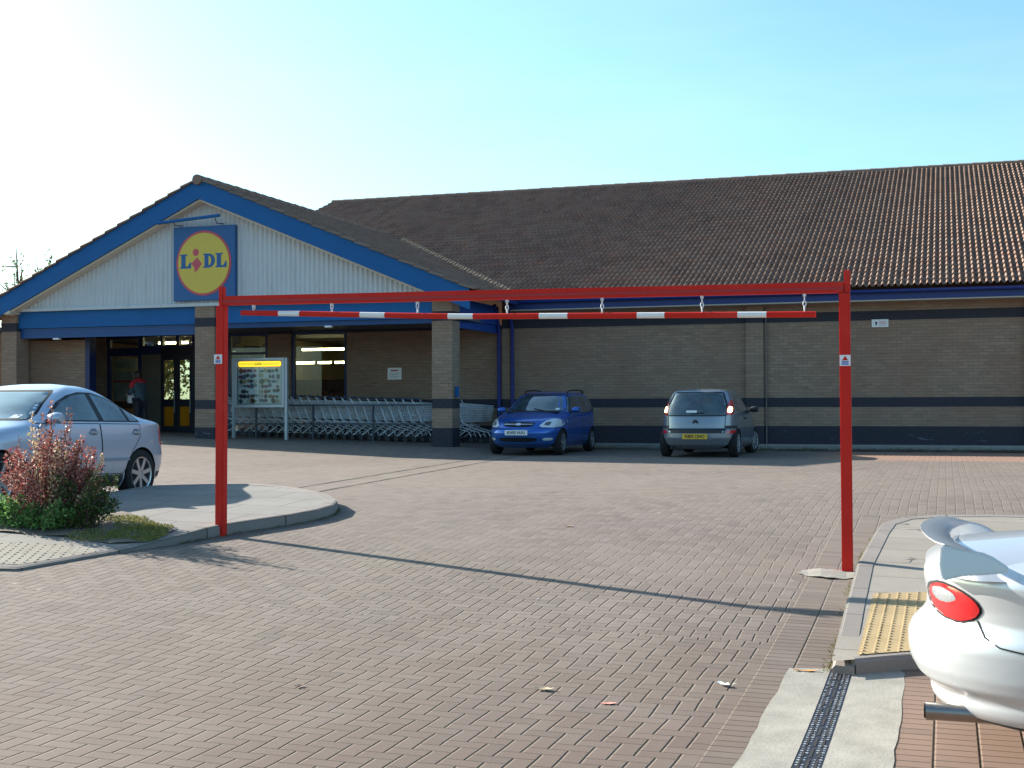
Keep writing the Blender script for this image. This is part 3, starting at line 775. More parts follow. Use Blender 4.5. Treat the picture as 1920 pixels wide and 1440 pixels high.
# main eaves: gutter, fascia, light soffit lip
P(MB().box(-10.4, 14, 31.10, 31.16, 3.99, 4.22), 'fascia', mat('eaves_blue', (.010, .03, .16), .5))
b = MB(); n = 8; prof = [(math.cos(math.pi+math.pi*k/n)*.065, math.sin(math.pi+math.pi*k/n)*.065) for k in range(n+1)]+[(.075, .012), (-.075, .012)]
b.prism([(31.02+a, 4.20+c) for a, c in prof], -10.2, 14, 'YZ')
P(b, 'gutter', mat('gutter_blue', (.010, .045, .235), .4, var=.1), smooth=True)
P(MB().box(-10.4, 14, 31.08, 31.566, 3.955, 3.985), 'soffit', mat('pale_soffit', (.42, .37, .30), .7, var=.1))
b = MB(); b.prism([(-10.19+a, 4.16+c) for a, c in prof], YGW-.3, 30.95, 'XZ')
P(b, 'gutter', mat('gutter_blue', (.010, .045, .235), .4, var=.1), smooth=True)
MAP = mapB
M_PIPE = mat('pipe_blue', (.010, .022, .16), .45, var=.1)
for x in (-7.73, -7.375): P(MB().tube([(x, YW-.16, .55), (x, YW-.16, 3.5), (x, YW-.3, 3.8), (x, YW-.5, 4.12)], .05, 10), 'downpipe', M_PIPE, smooth=True)
P(MB().tube([(-1.09, YW-.06, .6), (-1.09, YW-.06, 3.9)], .014, 8), 'cable_conduit', mat('conduit', (.17, .15, .14), .5))

# ------------------------------------------------------------------ signs on the building
M_LB = mat('sign_blue', (.007, .088, .26), .4, var=.05); M_LY = mat('sign_yellow', (.62, .46, .06), .45, var=.06); M_LR = mat('sign_red', (.52, .07, .09), .45, var=.05)
sg = thing('store_sign', 'square blue store sign with yellow disc reading Lidl on the white gable', 'sign', (-14.4, YG-.09, 5.1))
MB().box(-15.26, -13.545, YG-.09, YG+.0, 4.18, 6.01).build('board', M_LB, sg, bevel=.012)
def disc(r0, rz, y, m, name, cx=-14.41, cz=5.10, n=64, t=.006):
    return MB().prism([(cx+r0*math.cos(2*math.pi*k/n), cz+rz*math.sin(2*math.pi*k/n)) for k in range(n)], y-t, y).build(name, m, sg)
disc(.76, .80, YG-.093, M_LR, 'ring'); disc(.705, .745, YG-.102, M_LY, 'disc')
yL = YG-.1105
def letter(polys, name, m):
    b = MB()
    for p in polys: b.prism(p, yL, yL+.004)
    return b.build(name, m, sg)
def Lpoly(x, z, wd, h):
    s = wd
    return [[(x, z), (x, z+.07*h), (x+.12*s, z+.12*h), (x+.12*s, z+.88*h), (x, z+.93*h), (x, z+h), (x+.66*s, z+h), (x+.66*s, z+.93*h), (x+.5*s, z+.88*h), (x+.5*s, z+.14*h), (x+.72*s, z+.16*h), (x+.9*s, z+.42*h), (x+s, z+.42*h), (x+s, z)]]
letter(Lpoly(-15.06, 4.98, .31, .35), 'letter', M_LB)
letter(Lpoly(-14.08, 4.98, .31, .35), 'letter', M_LB)
n = 16; xo, zo, sx_, sz_ = -14.42, 4.98, .33, .35
outer = [(xo, zo), (xo, zo+.07*sz_), (xo+.12*sx_, zo+.12*sz_), (xo+.12*sx_, zo+.88*sz_), (xo, zo+.93*sz_), (xo, zo+sz_)]+[(xo+sx_*(.45+.55*math.sin(t)), zo+sz_*(.5+.5*math.cos(t))) for t in (math.pi*k/n for k in range(n+1))]
inner = [(xo+sx_*(.47+.22*math.sin(t)), zo+sz_*(.5+.33*math.cos(t))) for t in (math.pi*k/n for k in range(n+1))]
letter([outer], 'letter', M_LB)
MB().prism(inner, yL-.003, yL+.001).build('letter_counter', M_LY, sg)
cxi, czi = -14.60, 5.085
letter([[(cxi+.15, czi), (cxi+.015, czi+.165), (cxi-.145, czi+.01), (cxi-.06, czi-.09), (cxi-.055, czi-.2), (cxi+.02, czi-.165)]], 'letter_body', M_LR)
letter([[(cxi-.02+.085*math.cos(2*math.pi*k/24), czi+.285+.09*math.sin(2*math.pi*k/24)) for k in range(24)]], 'letter_dot', M_LR)
lt = thing('sign_lamp', 'long blue tubular floodlight fixed above the square store sign', 'lamp', (-14.7, YG-.4, 6.2))
MB().tube([(-15.5, YG-.42, 6.09), (-13.78, YG-.42, 6.2)], .04, 10).build('lamp_tube', M_BLUE, lt, smooth=True)
for x in (-15.05, -13.9):
    MB().tube([(x, YG-.42, 6.13), (x-.03, YG-.3, 6.03), (x-.02, YG+.02, 6.06)], .012, 6).build('bracket', M_BLUED, lt)
nt = thing('wall_notice', 'white rectangular notice with small red heading on brick wall above trolleys', 'notice', (-10.64, YW-.02, 2.42))
MB().box(-10.84, -10.45, YW-.02, YW-.004, 2.27, 2.58).build('plate', M_WHITEP, nt)
MB().box(-10.75, -10.54, YW-.0225, YW-.0203, 2.49, 2.525).build('heading', mat('red_ink', (.45, .05, .04), .5), nt)
b = MB()
for k in range(4): b.box(-10.79, -10.5-.04*(k % 2), YW-.0225, YW-.0203, 2.43-k*.04, 2.44-k*.04)
b.build('text_lines', mat('grey_ink', (.25, .25, .26), .6, var=0), nt)
nt = thing('camera_notice', 'small white security camera notice high on the long brick wall', 'notice', (1.5, YW-.02, 3.45))
MB().box(1.32, 1.69, YW-.02, YW-.004, 3.38, 3.56).build('plate', M_WHITEP, nt)
b = MB(); b.prism([(1.40, 3.44), (1.43, 3.44), (1.45, 3.49), (1.42, 3.51), (1.395, 3.49)], YW-.0225, YW-.0203); b.box(1.41, 1.425, YW-.0225, YW-.0203, 3.415, 3.44)
b.build('camera_symbol', M_INK, nt)
b = MB()
for k in range(4): b.box(1.48, 1.65-.02*(k % 2), YW-.0225, YW-.0203, 3.51-k*.03, 3.52-k*.03)
b.build('text_lines', mat('red_ink2', (.5, .15, .13), .6, var=0), nt)
# ------------------------------------------------------------------ height barrier
MAP = mapG
HB = thing('height_barrier', 'tall red steel height barrier with a red and white bar hanging from chains', 'height barrier', (-2.65, 9.43, .25))
M_LABEL = mat('label_white', (.72, .72, .72), .5, var=.03); M_LBLUE = mat('label_blue', (.05, .10, .38), .5, var=.1)
def post(x, z0, zt, zs, lean):
    b = MB(); h = .043
    def sec(x, z, hx, hy, xo=0): return [(x+xo-hx, 9.43-hy, z), (x+xo+hx, 9.43-hy, z), (x+xo+hx, 9.43+hy, z), (x+xo-hx, 9.43+hy, z)]
    b.v = sec(x, z0-.1, h, h)+sec(x+lean*(zt-z0), zt, h, h)
    b.f = [(3,2,1,0), (4,5,6,7), (0,1,5,4), (1,2,6,5), (2,3,7,6), (3,0,4,7)]
    p = b.build('post', M_RED, HB, bevel=.006)
    return p
post(-5.555, .33, 2.57, 2.75, .006); post(.26, .21, 2.515, 2.70, -.004)
MB().box(-5.565, -5.515, 9.40, 9.46, 2.572, 2.755).build('post_head', M_RED, HB, bevel=.006)
MB().box(.25, .297, 9.40, 9.46, 2.518, 2.705).build('post_head', M_RED, HB, bevel=.006)
b = MB(); b.bar((-5.51, 9.43, 2.617), (.247, 9.43, 2.562), .08, .088)
b.build('beam', M_RED, HB, bevel=.005)
b = MB(); b.bar((-5.51, 9.3885, 2.607), (.247, 9.3885, 2.552), .004, .022); b.build('beam_seam', mat('red_paint_dull', (.36, .014, .014), .5), HB)
XB = [-5.33, -4.93, -4.71, -4.09, -3.84, -3.22, -2.98, -2.36, -2.10, -1.48, -1.24, -.62, -.38, .02]
def barz(x): return np.interp(x, [-5.33, -3.1, .02], [2.497, 2.405, 2.345])
for i in range(len(XB)-1):
    a, c = XB[i], XB[i+1]; xs = [a, c]
    MB().tube([(x, 9.43, barz(x)) for x in xs], .026, 14).build('bar_band' if i % 2 else 'hanging_bar', M_WHITEP if i % 2 else M_RED, HB, smooth=True)
def link(b, c, ax, r=.020, rr=.0045):
    n = 12; pts = []
    for k in range(n+1):
        t = 2*math.pi*k/n; u = math.sin(t)*r*.62; v = math.cos(t)*r*1.25
        pts.append((c[0]+(u if ax else 0), c[1]+(0 if ax else u), c[2]+v))
    b.tube(pts, rr, 6, cap=False)
for i, x in enumerate((-5.2, -4.38, -3.52, -2.66, -1.79, -.92, -.07)):
    zt = 2.572-(x+5.51)*.0096; zb = barz(x)+.024; b = MB()
    b.box(x-.012, x+.012, 9.415, 9.445, zt-.022, zt+.002)
    nL = max(2, round((zt-.02-zb)/.038)); dz = (zt-.018-zb)/nL
    for k in range(nL): link(b, (x, 9.43, zb+dz*(k+.5)), k % 2)
    b.build('chain', M_STEEL, HB, smooth=True)
for x, z in ((-5.56, 2.05), (.255, 1.955)):
    q = MB().box(x-.043, x+.043, 9.3835, 9.3865, z-.045, z+.045).build('warning_label', M_LABEL, HB)
    MB().prism([(x-.024, z+.0), (x+.024, z+.0), (x, z+.038)], 9.3815, 9.3833).build('triangle', M_RED, q)
    b = MB()
    for k in range(3): b.box(x-.027, x+.027, 9.3815, 9.3833, z-.036+k*.011, z-.029+k*.011)
    b.build('text_lines', M_LBLUE, q)

# ------------------------------------------------------------------ notice board
MAP = mapB
NB = thing('notice_board', 'free-standing grey framed notice board with yellow header and product leaflets', 'notice board', (-13.4, 24.6, .72))
for x, z0 in ((-14.13, .74), (-12.66, .70)): MB().box(x-.035, x+.035, 24.56, 24.64, z0-.05, 2.79).build('leg', M_ALU, NB, bevel=.006)
b = MB()
b.box(-14.09, -12.70, 24.55, 24.65, 2.73, 2.79); b.box(-14.09, -12.70, 24.55, 24.65, 1.55, 1.62); b.box(-14.09, -14.02, 24.55, 24.65, 1.622, 2.728); b.box(-12.77, -12.70, 24.55, 24.65, 1.622, 2.728)
b.build('frame', M_ALU, NB, bevel=.005)
MB().box(-14.018, -12.772, 24.60, 24.64, 1.622, 2.728).build('backboard', mat('board_back', (.30, .36, .40), .6, var=.08), NB)
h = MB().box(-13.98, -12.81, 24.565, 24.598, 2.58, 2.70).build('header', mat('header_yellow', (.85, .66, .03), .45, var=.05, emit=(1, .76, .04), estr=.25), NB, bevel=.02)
text_mesh('LiDL', .10, mat('brown_ink', (.14, .02, .02), .5), 'header_text', h, (-.02, 24.561-24.6, 2.64-.72), (R(90), 0, 0), ext=.001)
rr = random.Random(3)
for x0, x1 in ((-13.99, -13.42), (-13.40, -12.80)):
    pp = MB().box(x0, x1, 24.592, 24.598, 1.65, 2.56).build('leaflet', mat('leaflet_paper', (.74, .80, .84), .6, var=.12, scale=6), NB)
    cols = [(.05,.06,.09), (.09,.10,.12), (.28,.12,.10), (.12,.20,.28), (.45,.38,.25), (.10,.13,.10), (.55,.56,.56), (.30,.10,.16)]
    byc = {}
    for r in range(7):
        for c in range(5):
            if rr.random() < .08: continue
            cx_ = x0+.06+c*(x1-x0-.1)/4.6+rr.uniform(-.02,.02); cz_ = 1.71+r*.125+rr.uniform(-.02,.02)
            a, bb = rr.uniform(.02,.045), rr.uniform(.018,.04); k = rr.randrange(8); nn = 9; a *= 1.95; bb *= 1.95
            byc.setdefault(k, MB()).prism([(cx_+a*math.cos(2*math.pi*q/nn)*rr.uniform(.7,1.1), cz_+bb*math.sin(2*math.pi*q/nn)*rr.uniform(.7,1.1)) for q in range(nn)], 24.588, 24.5915)
    for k, b in byc.items(): b.build('product_picture', mat('picture%d' % k, cols[k], .6, var=.3, scale=25), pp)
g = MB(); g.add([(-14.02, 24.575, 1.62), (-12.77, 24.575, 1.62), (-12.77, 24.575, 2.575), (-14.02, 24.575, 2.575)], [(0,1,2,3)]); g.build('pane', M_GLASS, NB, fix=False)

# ------------------------------------------------------------------ trolleys, nested in a row
MAP = None
M_GREYP = mat('grey_trolley_plastic', (.06, .09, .16), .45, var=.1)
def make_trolley():
    t = thing('shopping_trolley', 'x', 'shopping trolley', group='wire trolleys nested in the row by the shop front')
    w = .0042
    b = MB(); rt, ft, rb, fb = (0.02, .27, 1.00), (.86, .19, .93), (.16, .23, .52), (.80, .17, .56)
    def L(a, c, t): return Vector(a).lerp(Vector(c), t)
    for s in (-1, 1):
        m = lambda p: Vector((p[0], p[1]*s, p[2]))
        A, B, C, D = m(rt), m(ft), m(rb), m(fb)
        for k in range(8):
            f = k/7; b.tube([L(A, C, f), L(B, D, f)], w*(1.6 if k in (0, 7) else 1), 4, False)
        for k in range(15):
            f = k/14; b.tube([L(A, B, f), L(C, D, f)], w, 4, False)
    for k in range(8):
        f = k/7
        b.tube([L(ft, fb, f), L((ft[0], -ft[1], ft[2]), (fb[0], -fb[1], fb[2]), f)], w, 4, False)
        b.tube([L(rt, rb, f), L((rt[0], -rt[1], rt[2]), (rb[0], -rb[1], rb[2]), f)], w, 4, False)
    for k in range(7):
        f = k/6*2-1
        b.tube([(ft[0], ft[1]*f, ft[2]), (fb[0], fb[1]*f, fb[2]), (rb[0], rb[1]*f, rb[2]), (rt[0], rt[1]*f, rt[2])], w, 4, False)
    b.build('basket', M_STEEL, t, local=True, fix=False)
    b = MB()
    for s in (-1, 1):
        b.tube([(-.05, s*.27, 1.07), (.06, s*.26, .9), (.20, s*.24, .50), (.48, s*.22, .43), (.42, s*.22, .40), (.02, s*.25, .13)], .013, 6)
        b.tube([(.20, s*.235, .47), (.55, s*.2, .36), (.86, s*.17, .27), (.92, s*.16, .14)], .012, 6)
    b.tube([(.02, -.25, .14), (.02, .25, .14)], .011, 6); b.tube([(.9, -.16, .2), (.9, .16, .2)], .011, 6)
    b.build('frame', M_STEEL, t, local=True, smooth=True)
    b = MB(); b.tube([(-.06, -.28, 1.08), (-.06, .28, 1.08)], .018, 8); b.box(-.085, -.04, -.06, .06, 1.06, 1.11)
    b.build('handle', M_GREYP, t, local=True)
    for x, y in ((.02, .25), (.02, -.25), (.92, .16), (.92, -.16)):
        b = MB(); b.lathe([(.001, -.014), (.055, -.014), (.06, -.008), (.06, .008), (.055, .014), (.001, .014)], (x, y, .062), 'Y', 14)
        b.box(x-.012, x+.012, y-.02, y+.02, .085, .145)
        b.build('wheel', M_DARK, t, local=True)
    return t
tr0 = make_trolley(); nT = 24
ordinal = ['first','second','third','fourth','fifth','sixth','seventh','eighth','ninth','tenth','eleventh','twelfth','thirteenth','fourteenth','fifteenth','sixteenth','seventeenth','eighteenth','nineteenth','twentieth','twenty-first','twenty-second','twenty-third','twenty-fourth']
for k in range(nT):
    t = tr0 if k == 0 else copy_tree(tr0)
    x = -12.62-.2406*k
    t.location = (x, 30.33+random.uniform(-.02, .02), gz(x, 30.3)); t.rotation_euler = (0, 0, R(random.uniform(-1.2, 1.2)))
    if k == 0: t['label'] = 'wire shopping trolley at the head of the nested row, nearest the brick pillar'
    else: t['label'] = 'wire shopping trolley nested in the row, %s one from the brick pillar end' % ordinal[k]
for k in range(3):
    t = copy_tree(tr0); x = -11.64-.26*k
    t.location = (x, 30.7, gz(x, 30.5)); t.rotation_euler = (0, 0, R(-2))
    t['group'] = 'wire trolleys standing behind the brick pillar'
    t['label'] = ['wire trolley poking out furthest behind the brick pillar beside the blue car', 'middle wire trolley of three nested behind the brick pillar', 'wire trolley mostly hidden behind the brick pillar'][k]
MAP = mapB
rl = thing('trolley_rail', 'dark grey two-bar rail fencing in the row of shopping trolleys', 'rail', (-12, 25.18, .7))
b = MB()
for z in (1.60, 1.125): b.box(-15.0, -8.6, 25.16, 25.195, z-.02, z+.02)
b.build('rail_bar', M_RAILD, rl)
for x in (-15.0, -13.82, -12.2, -10.55, -8.65):
    MB().box(x-.022, x+.022, 25.197, 25.24, gz0(x, 25.3)-.05, 1.62).build('rail_post', M_RAILD, rl)

# ------------------------------------------------------------------ cars
MAP = None
class Car:
    def __init__(s, rows, pr=6, pf=5, q=2.4, nz=110):
        a = np.array(rows, float); s.z0, s.z1 = a[0,0], a[-1,0]
        s.a = a; s.pr, s.pf, s.q = pr, pf, q
        # smooth the tables a little
        zz = np.linspace(s.z0, s.z1, 500); t = [np.interp(zz, a[:,0], a[:,k]) for k in (1,2,3)]
        ker = np.ones(13)/13; sm = []
        for c in t:
            p = np.concatenate([np.full(6, c[0])-(np.arange(6,0,-1))*(c[1]-c[0]), c, np.full(6, c[-1])+(np.arange(1,7))*(c[-1]-c[-2])])
            sm.append(np.convolve(p, ker, 'valid'))
        s.zz = zz; s.t = sm
    def at(s, z): return [float(np.interp(z, s.zz, c)) for c in s.t]
    def side(s, x, z, sg):
        xr, xf, w = s.at(z); c, l = (xr+xf)/2, (xf-xr)/2; t = (x-c)/l
        t = max(-.9999, min(.9999, t)); p = s.pf if t > 0 else s.pr
        return sg*w*(1-abs(t)**p)**(1/s.q)
    def end(s, y, z, front):
        xr, xf, w = s.at(z); c, l = (xr+xf)/2, (xf-xr)/2; u = min(.9999, abs(y)/w); p = s.pf if front else s.pr
        return c+(l if front else -l)*(1-u**s.q)**(1/p)
    def body(s, name, m, parent, wheels, r, track, nring=52, zs=None):
        if zs is None: zs = np.linspace(s.z0, s.z1, 96)
        b = MB(); th = np.linspace(0, math.pi, nring); ts = np.cos(th)
        n = 2*(nring-1)
        for z in zs:
            xr, xf, w = s.at(z); c, l = (xr+xf)/2, (xf-xr)/2
            up = [(c+l*t, w*max(0, 1-abs(t)**(s.pf if t > 0 else s.pr))**(1/s.q), z) for t in ts]
            b.v += up+[(x, -y, zz) for x, y, zz in up[-2:0:-1]]
        for k in range(len(zs)-1):
            b.f += [(k*n+i, k*n+(i+1)%n, (k+1)*n+(i+1)%n, (k+1)*n+i) for i in range(n)]
        b.f += [tuple(range(n-1,-1,-1)), tuple((len(zs)-1)*n+i for i in range(n))]
        o = b.build(name, m, parent, local=True)
        o.data.materials.append(M_BLACK)
        cs = []
        for xw in wheels:
            for sg in (-1, 1):
                cb = MB().lathe([(r, 0), (r, .34)], (xw, 0, r-.065), 'Y', 40)
                y1 = track+.25
                cb.v = [(x, (y1-.62*(y/.34)) if sg > 0 else (-y1+.62*(y/.34)), z) for x, y, z in cb.v]
                co_ = cb.build('cut', M_BLACK); cs.append(co_)
                md = o.modifiers.new('b', 'BOOLEAN'); md.operation = 'DIFFERENCE'; md.object = co_; md.solver = 'EXACT'; md.material_mode = 'TRANSFER'
        bpy.context.view_layer.update()
        me = bpy.data.meshes.new_from_object(o.evaluated_get(bpy.context.evaluated_depsgraph_get()))
        o.modifiers.clear(); o.data = me
        for c in cs: bpy.data.objects.remove(c)
        me.shade_smooth(); me.set_sharp_from_angle(angle=R(32))
        return o
    def proj(s, mode, u, z, off):
        if mode in ('L', 'R'):
            sg = 1 if mode == 'L' else -1; return (u, s.side(u, z, sg)+sg*off, z)
        f = mode == 'F'; return (s.end(u, z, f)+(off if f else -off), u, z)
    def fine(s, poly, rnd=0, st=.035, closed=True):
        P_ = [Vector(p) for p in poly]
        for _ in range(rnd):
            Q = []
            for i in range(len(P_)):
                a, c = P_[i], P_[(i+1) % len(P_)]; Q += [a.lerp(c, .22), a.lerp(c, .78)]
            P_ = Q
        out = []
        for i in range(len(P_) if closed else len(P_)-1):
            a, c = P_[i], P_[(i+1) % len(P_)]; k = max(1, int((c-a).length/st))
            out += [a.lerp(c, j/k) for j in range(k)]
        if not closed: out.append(P_[-1])
        return out
    def patch(s, name, m, parent, mode, poly, off=.004, rnd=0, bulge=0, rings=7, sink=.012):
        pl = s.fine(poly, rnd); n = len(pl); c = sum(pl, Vector((0,0)))/n; b = MB()
        b.v += [s.proj(mode, p.x, p.y, -sink) for p in pl]
        for k in range(rings):
            f = 1-k/rings; e = off+bulge*(1-f*f)
            b.v += [s.proj(mode, c.x+(p.x-c.x)*f, c.y+(p.y-c.y)*f, e) for p in pl]
        b.v.append(s.proj(mode, c.x, c.y, off+bulge)); top = len(b.v)-1
        for k in range(rings): b.f += [(k*n+i, k*n+(i+1)%n, (k+1)*n+(i+1)%n, (k+1)*n+i) for i in range(n)]
        b.f += [(rings*n+i, rings*n+(i+1)%n, top) for i in range(n)]
        return b.build(name, m, parent, smooth=True, angle=50, local=True)
    def seam(s, name, m, parent, mode, poly, wd=.006, off=.0025, closed=True, rnd=0):
        pl = s.fine(poly, rnd, closed=closed)
        b = MB(); n = len(pl)
        for i, p in enumerate(pl):
            a, c = pl[i-1] if (closed or i) else p, pl[(i+1) % n] if (closed or i < n-1) else p
            d = (c-a); d = d.normalized() if d.length else Vector((1,0)); nr = Vector((-d.y, d.x))*wd/2
            b.v += [s.proj(mode, p.x+nr.x, p.y+nr.y, off), s.proj(mode, p.x-nr.x, p.y-nr.y, off)]
        b.f = [(2*i, 2*((i+1) % n), 2*((i+1) % n)+1, 2*i+1) for i in range(n if closed else n-1)]
        return b.build(name, m, parent, local=True, fix=False)
def wheel(parent, x, y, r, rimr, spokes=7, wide=.20, steer=0, hub=M_RIM):
    sg = 1 if y > 0 else -1
    b = MB(); h = wide/2
    prof = [(rimr-.01, -h*.7), (rimr+.01, -h*.95), (r-.04, -h), (r-.012, -h*.85), (r, -h*.5), (r, h*.5), (r-.012, h*.85), (r-.04, h), (rimr+.01, h*.95), (rimr-.01, h*.7)]
    b.lathe(prof, (0,0,0), 'Y', 40)
    w = b.build('wheel', M_TYRE, parent, smooth=True, angle=40, local=True)
    w.location = (x, y, r); w.rotation_euler = (0, 0, steer)
    b = MB()
    b.lathe([(rimr-.022, sg*h*.3), (rimr-.012, sg*h*.9), (rimr+.004, sg*h*.97), (rimr+.006, sg*h*.8), (rimr-.01, sg*h*.2)], (0,0,0), 'Y', 40)
    b.lathe([(.0001, sg*h*.80), (.06, sg*h*.78), (.065, sg*h*.3)], (0,0,0), 'Y', 20)
    for k in range(spokes):
        t = 2*math.pi*k/spokes+.2; c, s_ = math.cos(t), math.sin(t)
        b.bar((c*.045, sg*h*.66, s_*.045), (c*(rimr-.012), sg*h*.72, s_*(rimr-.012)), .05 if spokes < 9 else .03, .035, up=(0,1,0))
    b.build('rim', hub, w, smooth=True, angle=30, local=True)
    MB().lathe([(.0001, sg*h*.2), (rimr-.012, sg*h*.2)], (0,0,0), 'Y', 30).build('brake_disc', M_BLACK, w, local=True)
    return w
def mirror(parent, m, p, sg, dx=.0):
    b = MB(); x, y, z = p
    b.lathe([(.001, -.10), (.05, -.095), (.075, -.06), (.082, 0), (.075, .05), (.06, .075), (.001, .08)], (0,0,0), 'Y', 16)
    b.v = [(x+.9*v[0], y+sg*(v[1]+.10), z+v[2]*.82) for v in b.v]
    o = b.build('wing_mirror', m, parent, smooth=True, local=True)
    MB().bar((x+.01, y-sg*.06, z-.05), (x, y+sg*.05, z-.03), .05, .035).build('mirror_arm', M_DARK, parent, local=True)
    return o
def plate_text(txt, size, parent, loc, rot, sx=1): return text_mesh(txt, size, M_INK, 'plate_text', parent, loc, rot, ext=.001, bold=True, sx=sx)

# ---- blue estate car, nose to the camera
def blue_car():
    c = thing('estate_car', 'blue estate car with roof rails parked nose-out against the long wall', 'car')
    g = Car([(.17,.3,3.92,.74),(.26,.08,4.10,.80),(.40,.02,4.19,.83),(.50,0,4.21,.84),(.56,.02,4.19,.84),(.60,.03,4.12,.84),(.66,.05,4.07,.838),(.72,.06,4.01,.835),(.78,.06,3.90,.83),(.84,.07,3.68,.825),(.90,.07,3.38,.815),(.95,.08,3.10,.80),(1.0,.10,2.98,.785),(1.10,.15,2.80,.745),(1.20,.22,2.62,.70),(1.30,.30,2.42,.65),(1.36,.38,2.24,.60),(1.40,.5,2.02,.53),(1.425,.75,1.75,.40),(1.435,1.1,1.45,.18)], pr=7, pf=5.5, q=2.6)
    g.body('body', M_BLUECAR, c, (.86, 3.36), .335, .82)
    for x in (.86, 3.36):
        for sg in (-1, 1): wheel(c, x, sg*.735, .29, .185, 6, .19)
    ws = [(-.66,.975),(.66,.975),(.70,1.05),(.565,1.335),(.5,1.365),(-.5,1.365),(-.565,1.335),(-.70,1.05)]
    g.patch('windscreen', M_CARGLASS, c, 'F', ws, .004)
    g.seam('windscreen_seal', M_BLACK, c, 'F', ws, .022, .006)
    for sg, md in ((1, 'L'), (-1, 'R')):
        g.patch('window', M_CARGLASS, c, md, [(1.75,.95),(2.72,.95),(2.62,1.02),(2.2,1.30),(1.75,1.335)], .004)
        g.patch('window', M_CARGLASS, c, md, [(.98,.95),(1.68,.95),(1.68,1.335),(1.02,1.32)], .004)
        g.patch('window', M_CARGLASS, c, md, [(.36,.97),(.92,.95),(.95,1.30),(.55,1.27),(.40,1.1)], .004)
        d = g.seam('door', M_BLACK, c, md, [(1.72,.26),(2.95,.26),(3.0,.55),(2.85,.93),(1.72,.93)], .008)
        d = g.seam('door', M_BLACK, c, md, [(.98,.75),(1.1,.55),(1.25,.26),(1.71,.26),(1.71,.93),(.98,.93)], .008)
        for x in (1.85, 1.0+.15): 
            yy = g.side(x, .83, sg); MB().box(x-.09, x+.09, min(yy, yy+sg*.03), max(yy, yy+sg*.03), .815, .85).build('door_handle', M_BLUECAR, c, local=True, bevel=.008)
        mirror(c, M_BLUECAR, (2.55, sg*.80, 1.0), sg)
        b = MB(); pts = [(.62, sg*.52, 1.37), (.66, sg*.53, 1.445), (1.2, sg*.545, 1.465), (1.85, sg*.53, 1.44), (1.95, sg*.51, 1.395)]
        b.tube(pts, .018, 8); b.build('roof_rail', M_DARK, c, smooth=True, local=True)
        hl = g.patch('headlight', M_LENS, c, 'F', [(sg*.44,.625),(sg*.80,.615),(sg*.825,.70),(sg*.79,.80),(sg*.66,.82),(sg*.54,.75)], .012, 1, .012)
        g.patch('reflector', mat('lamp_bowl', (.10,.11,.12), .3), hl, 'F', [(sg*.55,.67),(sg*.66,.66),(sg*.67,.75),(sg*.58,.74)], .028, 1, .004)
        g.patch('fog_lamp', M_LENS, c, 'F', [(sg*.54,.33),(sg*.70,.33),(sg*.72,.39),(sg*.55,.39)], .008, 1, .004)
        g.patch('side_repeater', M_LENS, c, md, [(2.98,.735),(3.04,.735),(3.04,.76),(2.98,.76)], .006)
    g.patch('windscreen_sticker', M_LABEL, c, 'F', [(.50,1.0),(.58,1.0),(.575,1.04),(.50,1.04)], .008)
    gr = g.patch('grille', M_BLACK, c, 'F', [(-.38,.735),(.38,.735),(.34,.655),(.22,.63),(-.22,.63),(-.34,.655)], .006, 1)
    g.seam('grille_bar', M_CHROME, gr, 'F', [(-.33,.69),(.33,.69)], .014, .016, False)
    g.patch('badge', M_CHROME, gr, 'F', [(-.07,.69),(-.04,.715),(.04,.715),(.07,.69),(.04,.665),(-.04,.665)], .018, 1)
    g.patch('air_intake', M_BLACK, c, 'F', [(-.42,.30),(.42,.30),(.44,.40),(-.44,.40)], .005, 1)
    g.seam('bonnet_seam', M_BLACK, c, 'F', [(-.43,.80),(-.44,.76),(-.38,.745),(.38,.745),(.44,.76),(.43,.80)], .008, .003, False)
    g.seam('bumper_seam', M_BLACK, c, 'F', [(-.83,.60),(-.4,.595),(.4,.595),(.83,.60)], .006, .003, False)
    pl = MB().box(4.215, 4.226, -.26, .26, .45, .56).build('number_plate', M_PLATEW, c, local=True, bevel=.004)
    plate_text('KN05 HUU', .092, pl, (4.2275, 0, .505), (R(90), 0, R(90)), .93)
    for sg in (-1, 1): MB().tube([(3.06, sg*.3+.1, .965), (2.95, sg*.3-.28, 1.03)], .008, 5).build('wiper', M_BLACK, c, local=True)
    MB().box(2.95, 3.12, -.62, .62, .945, .965).build('scuttle', M_DARK, c, local=True)
    return c
bc = blue_car(); bc.location = (-8.70, 30.48, .505); bc.rotation_euler = (0, 0, R(-90)); bc.scale = (.975,)*3

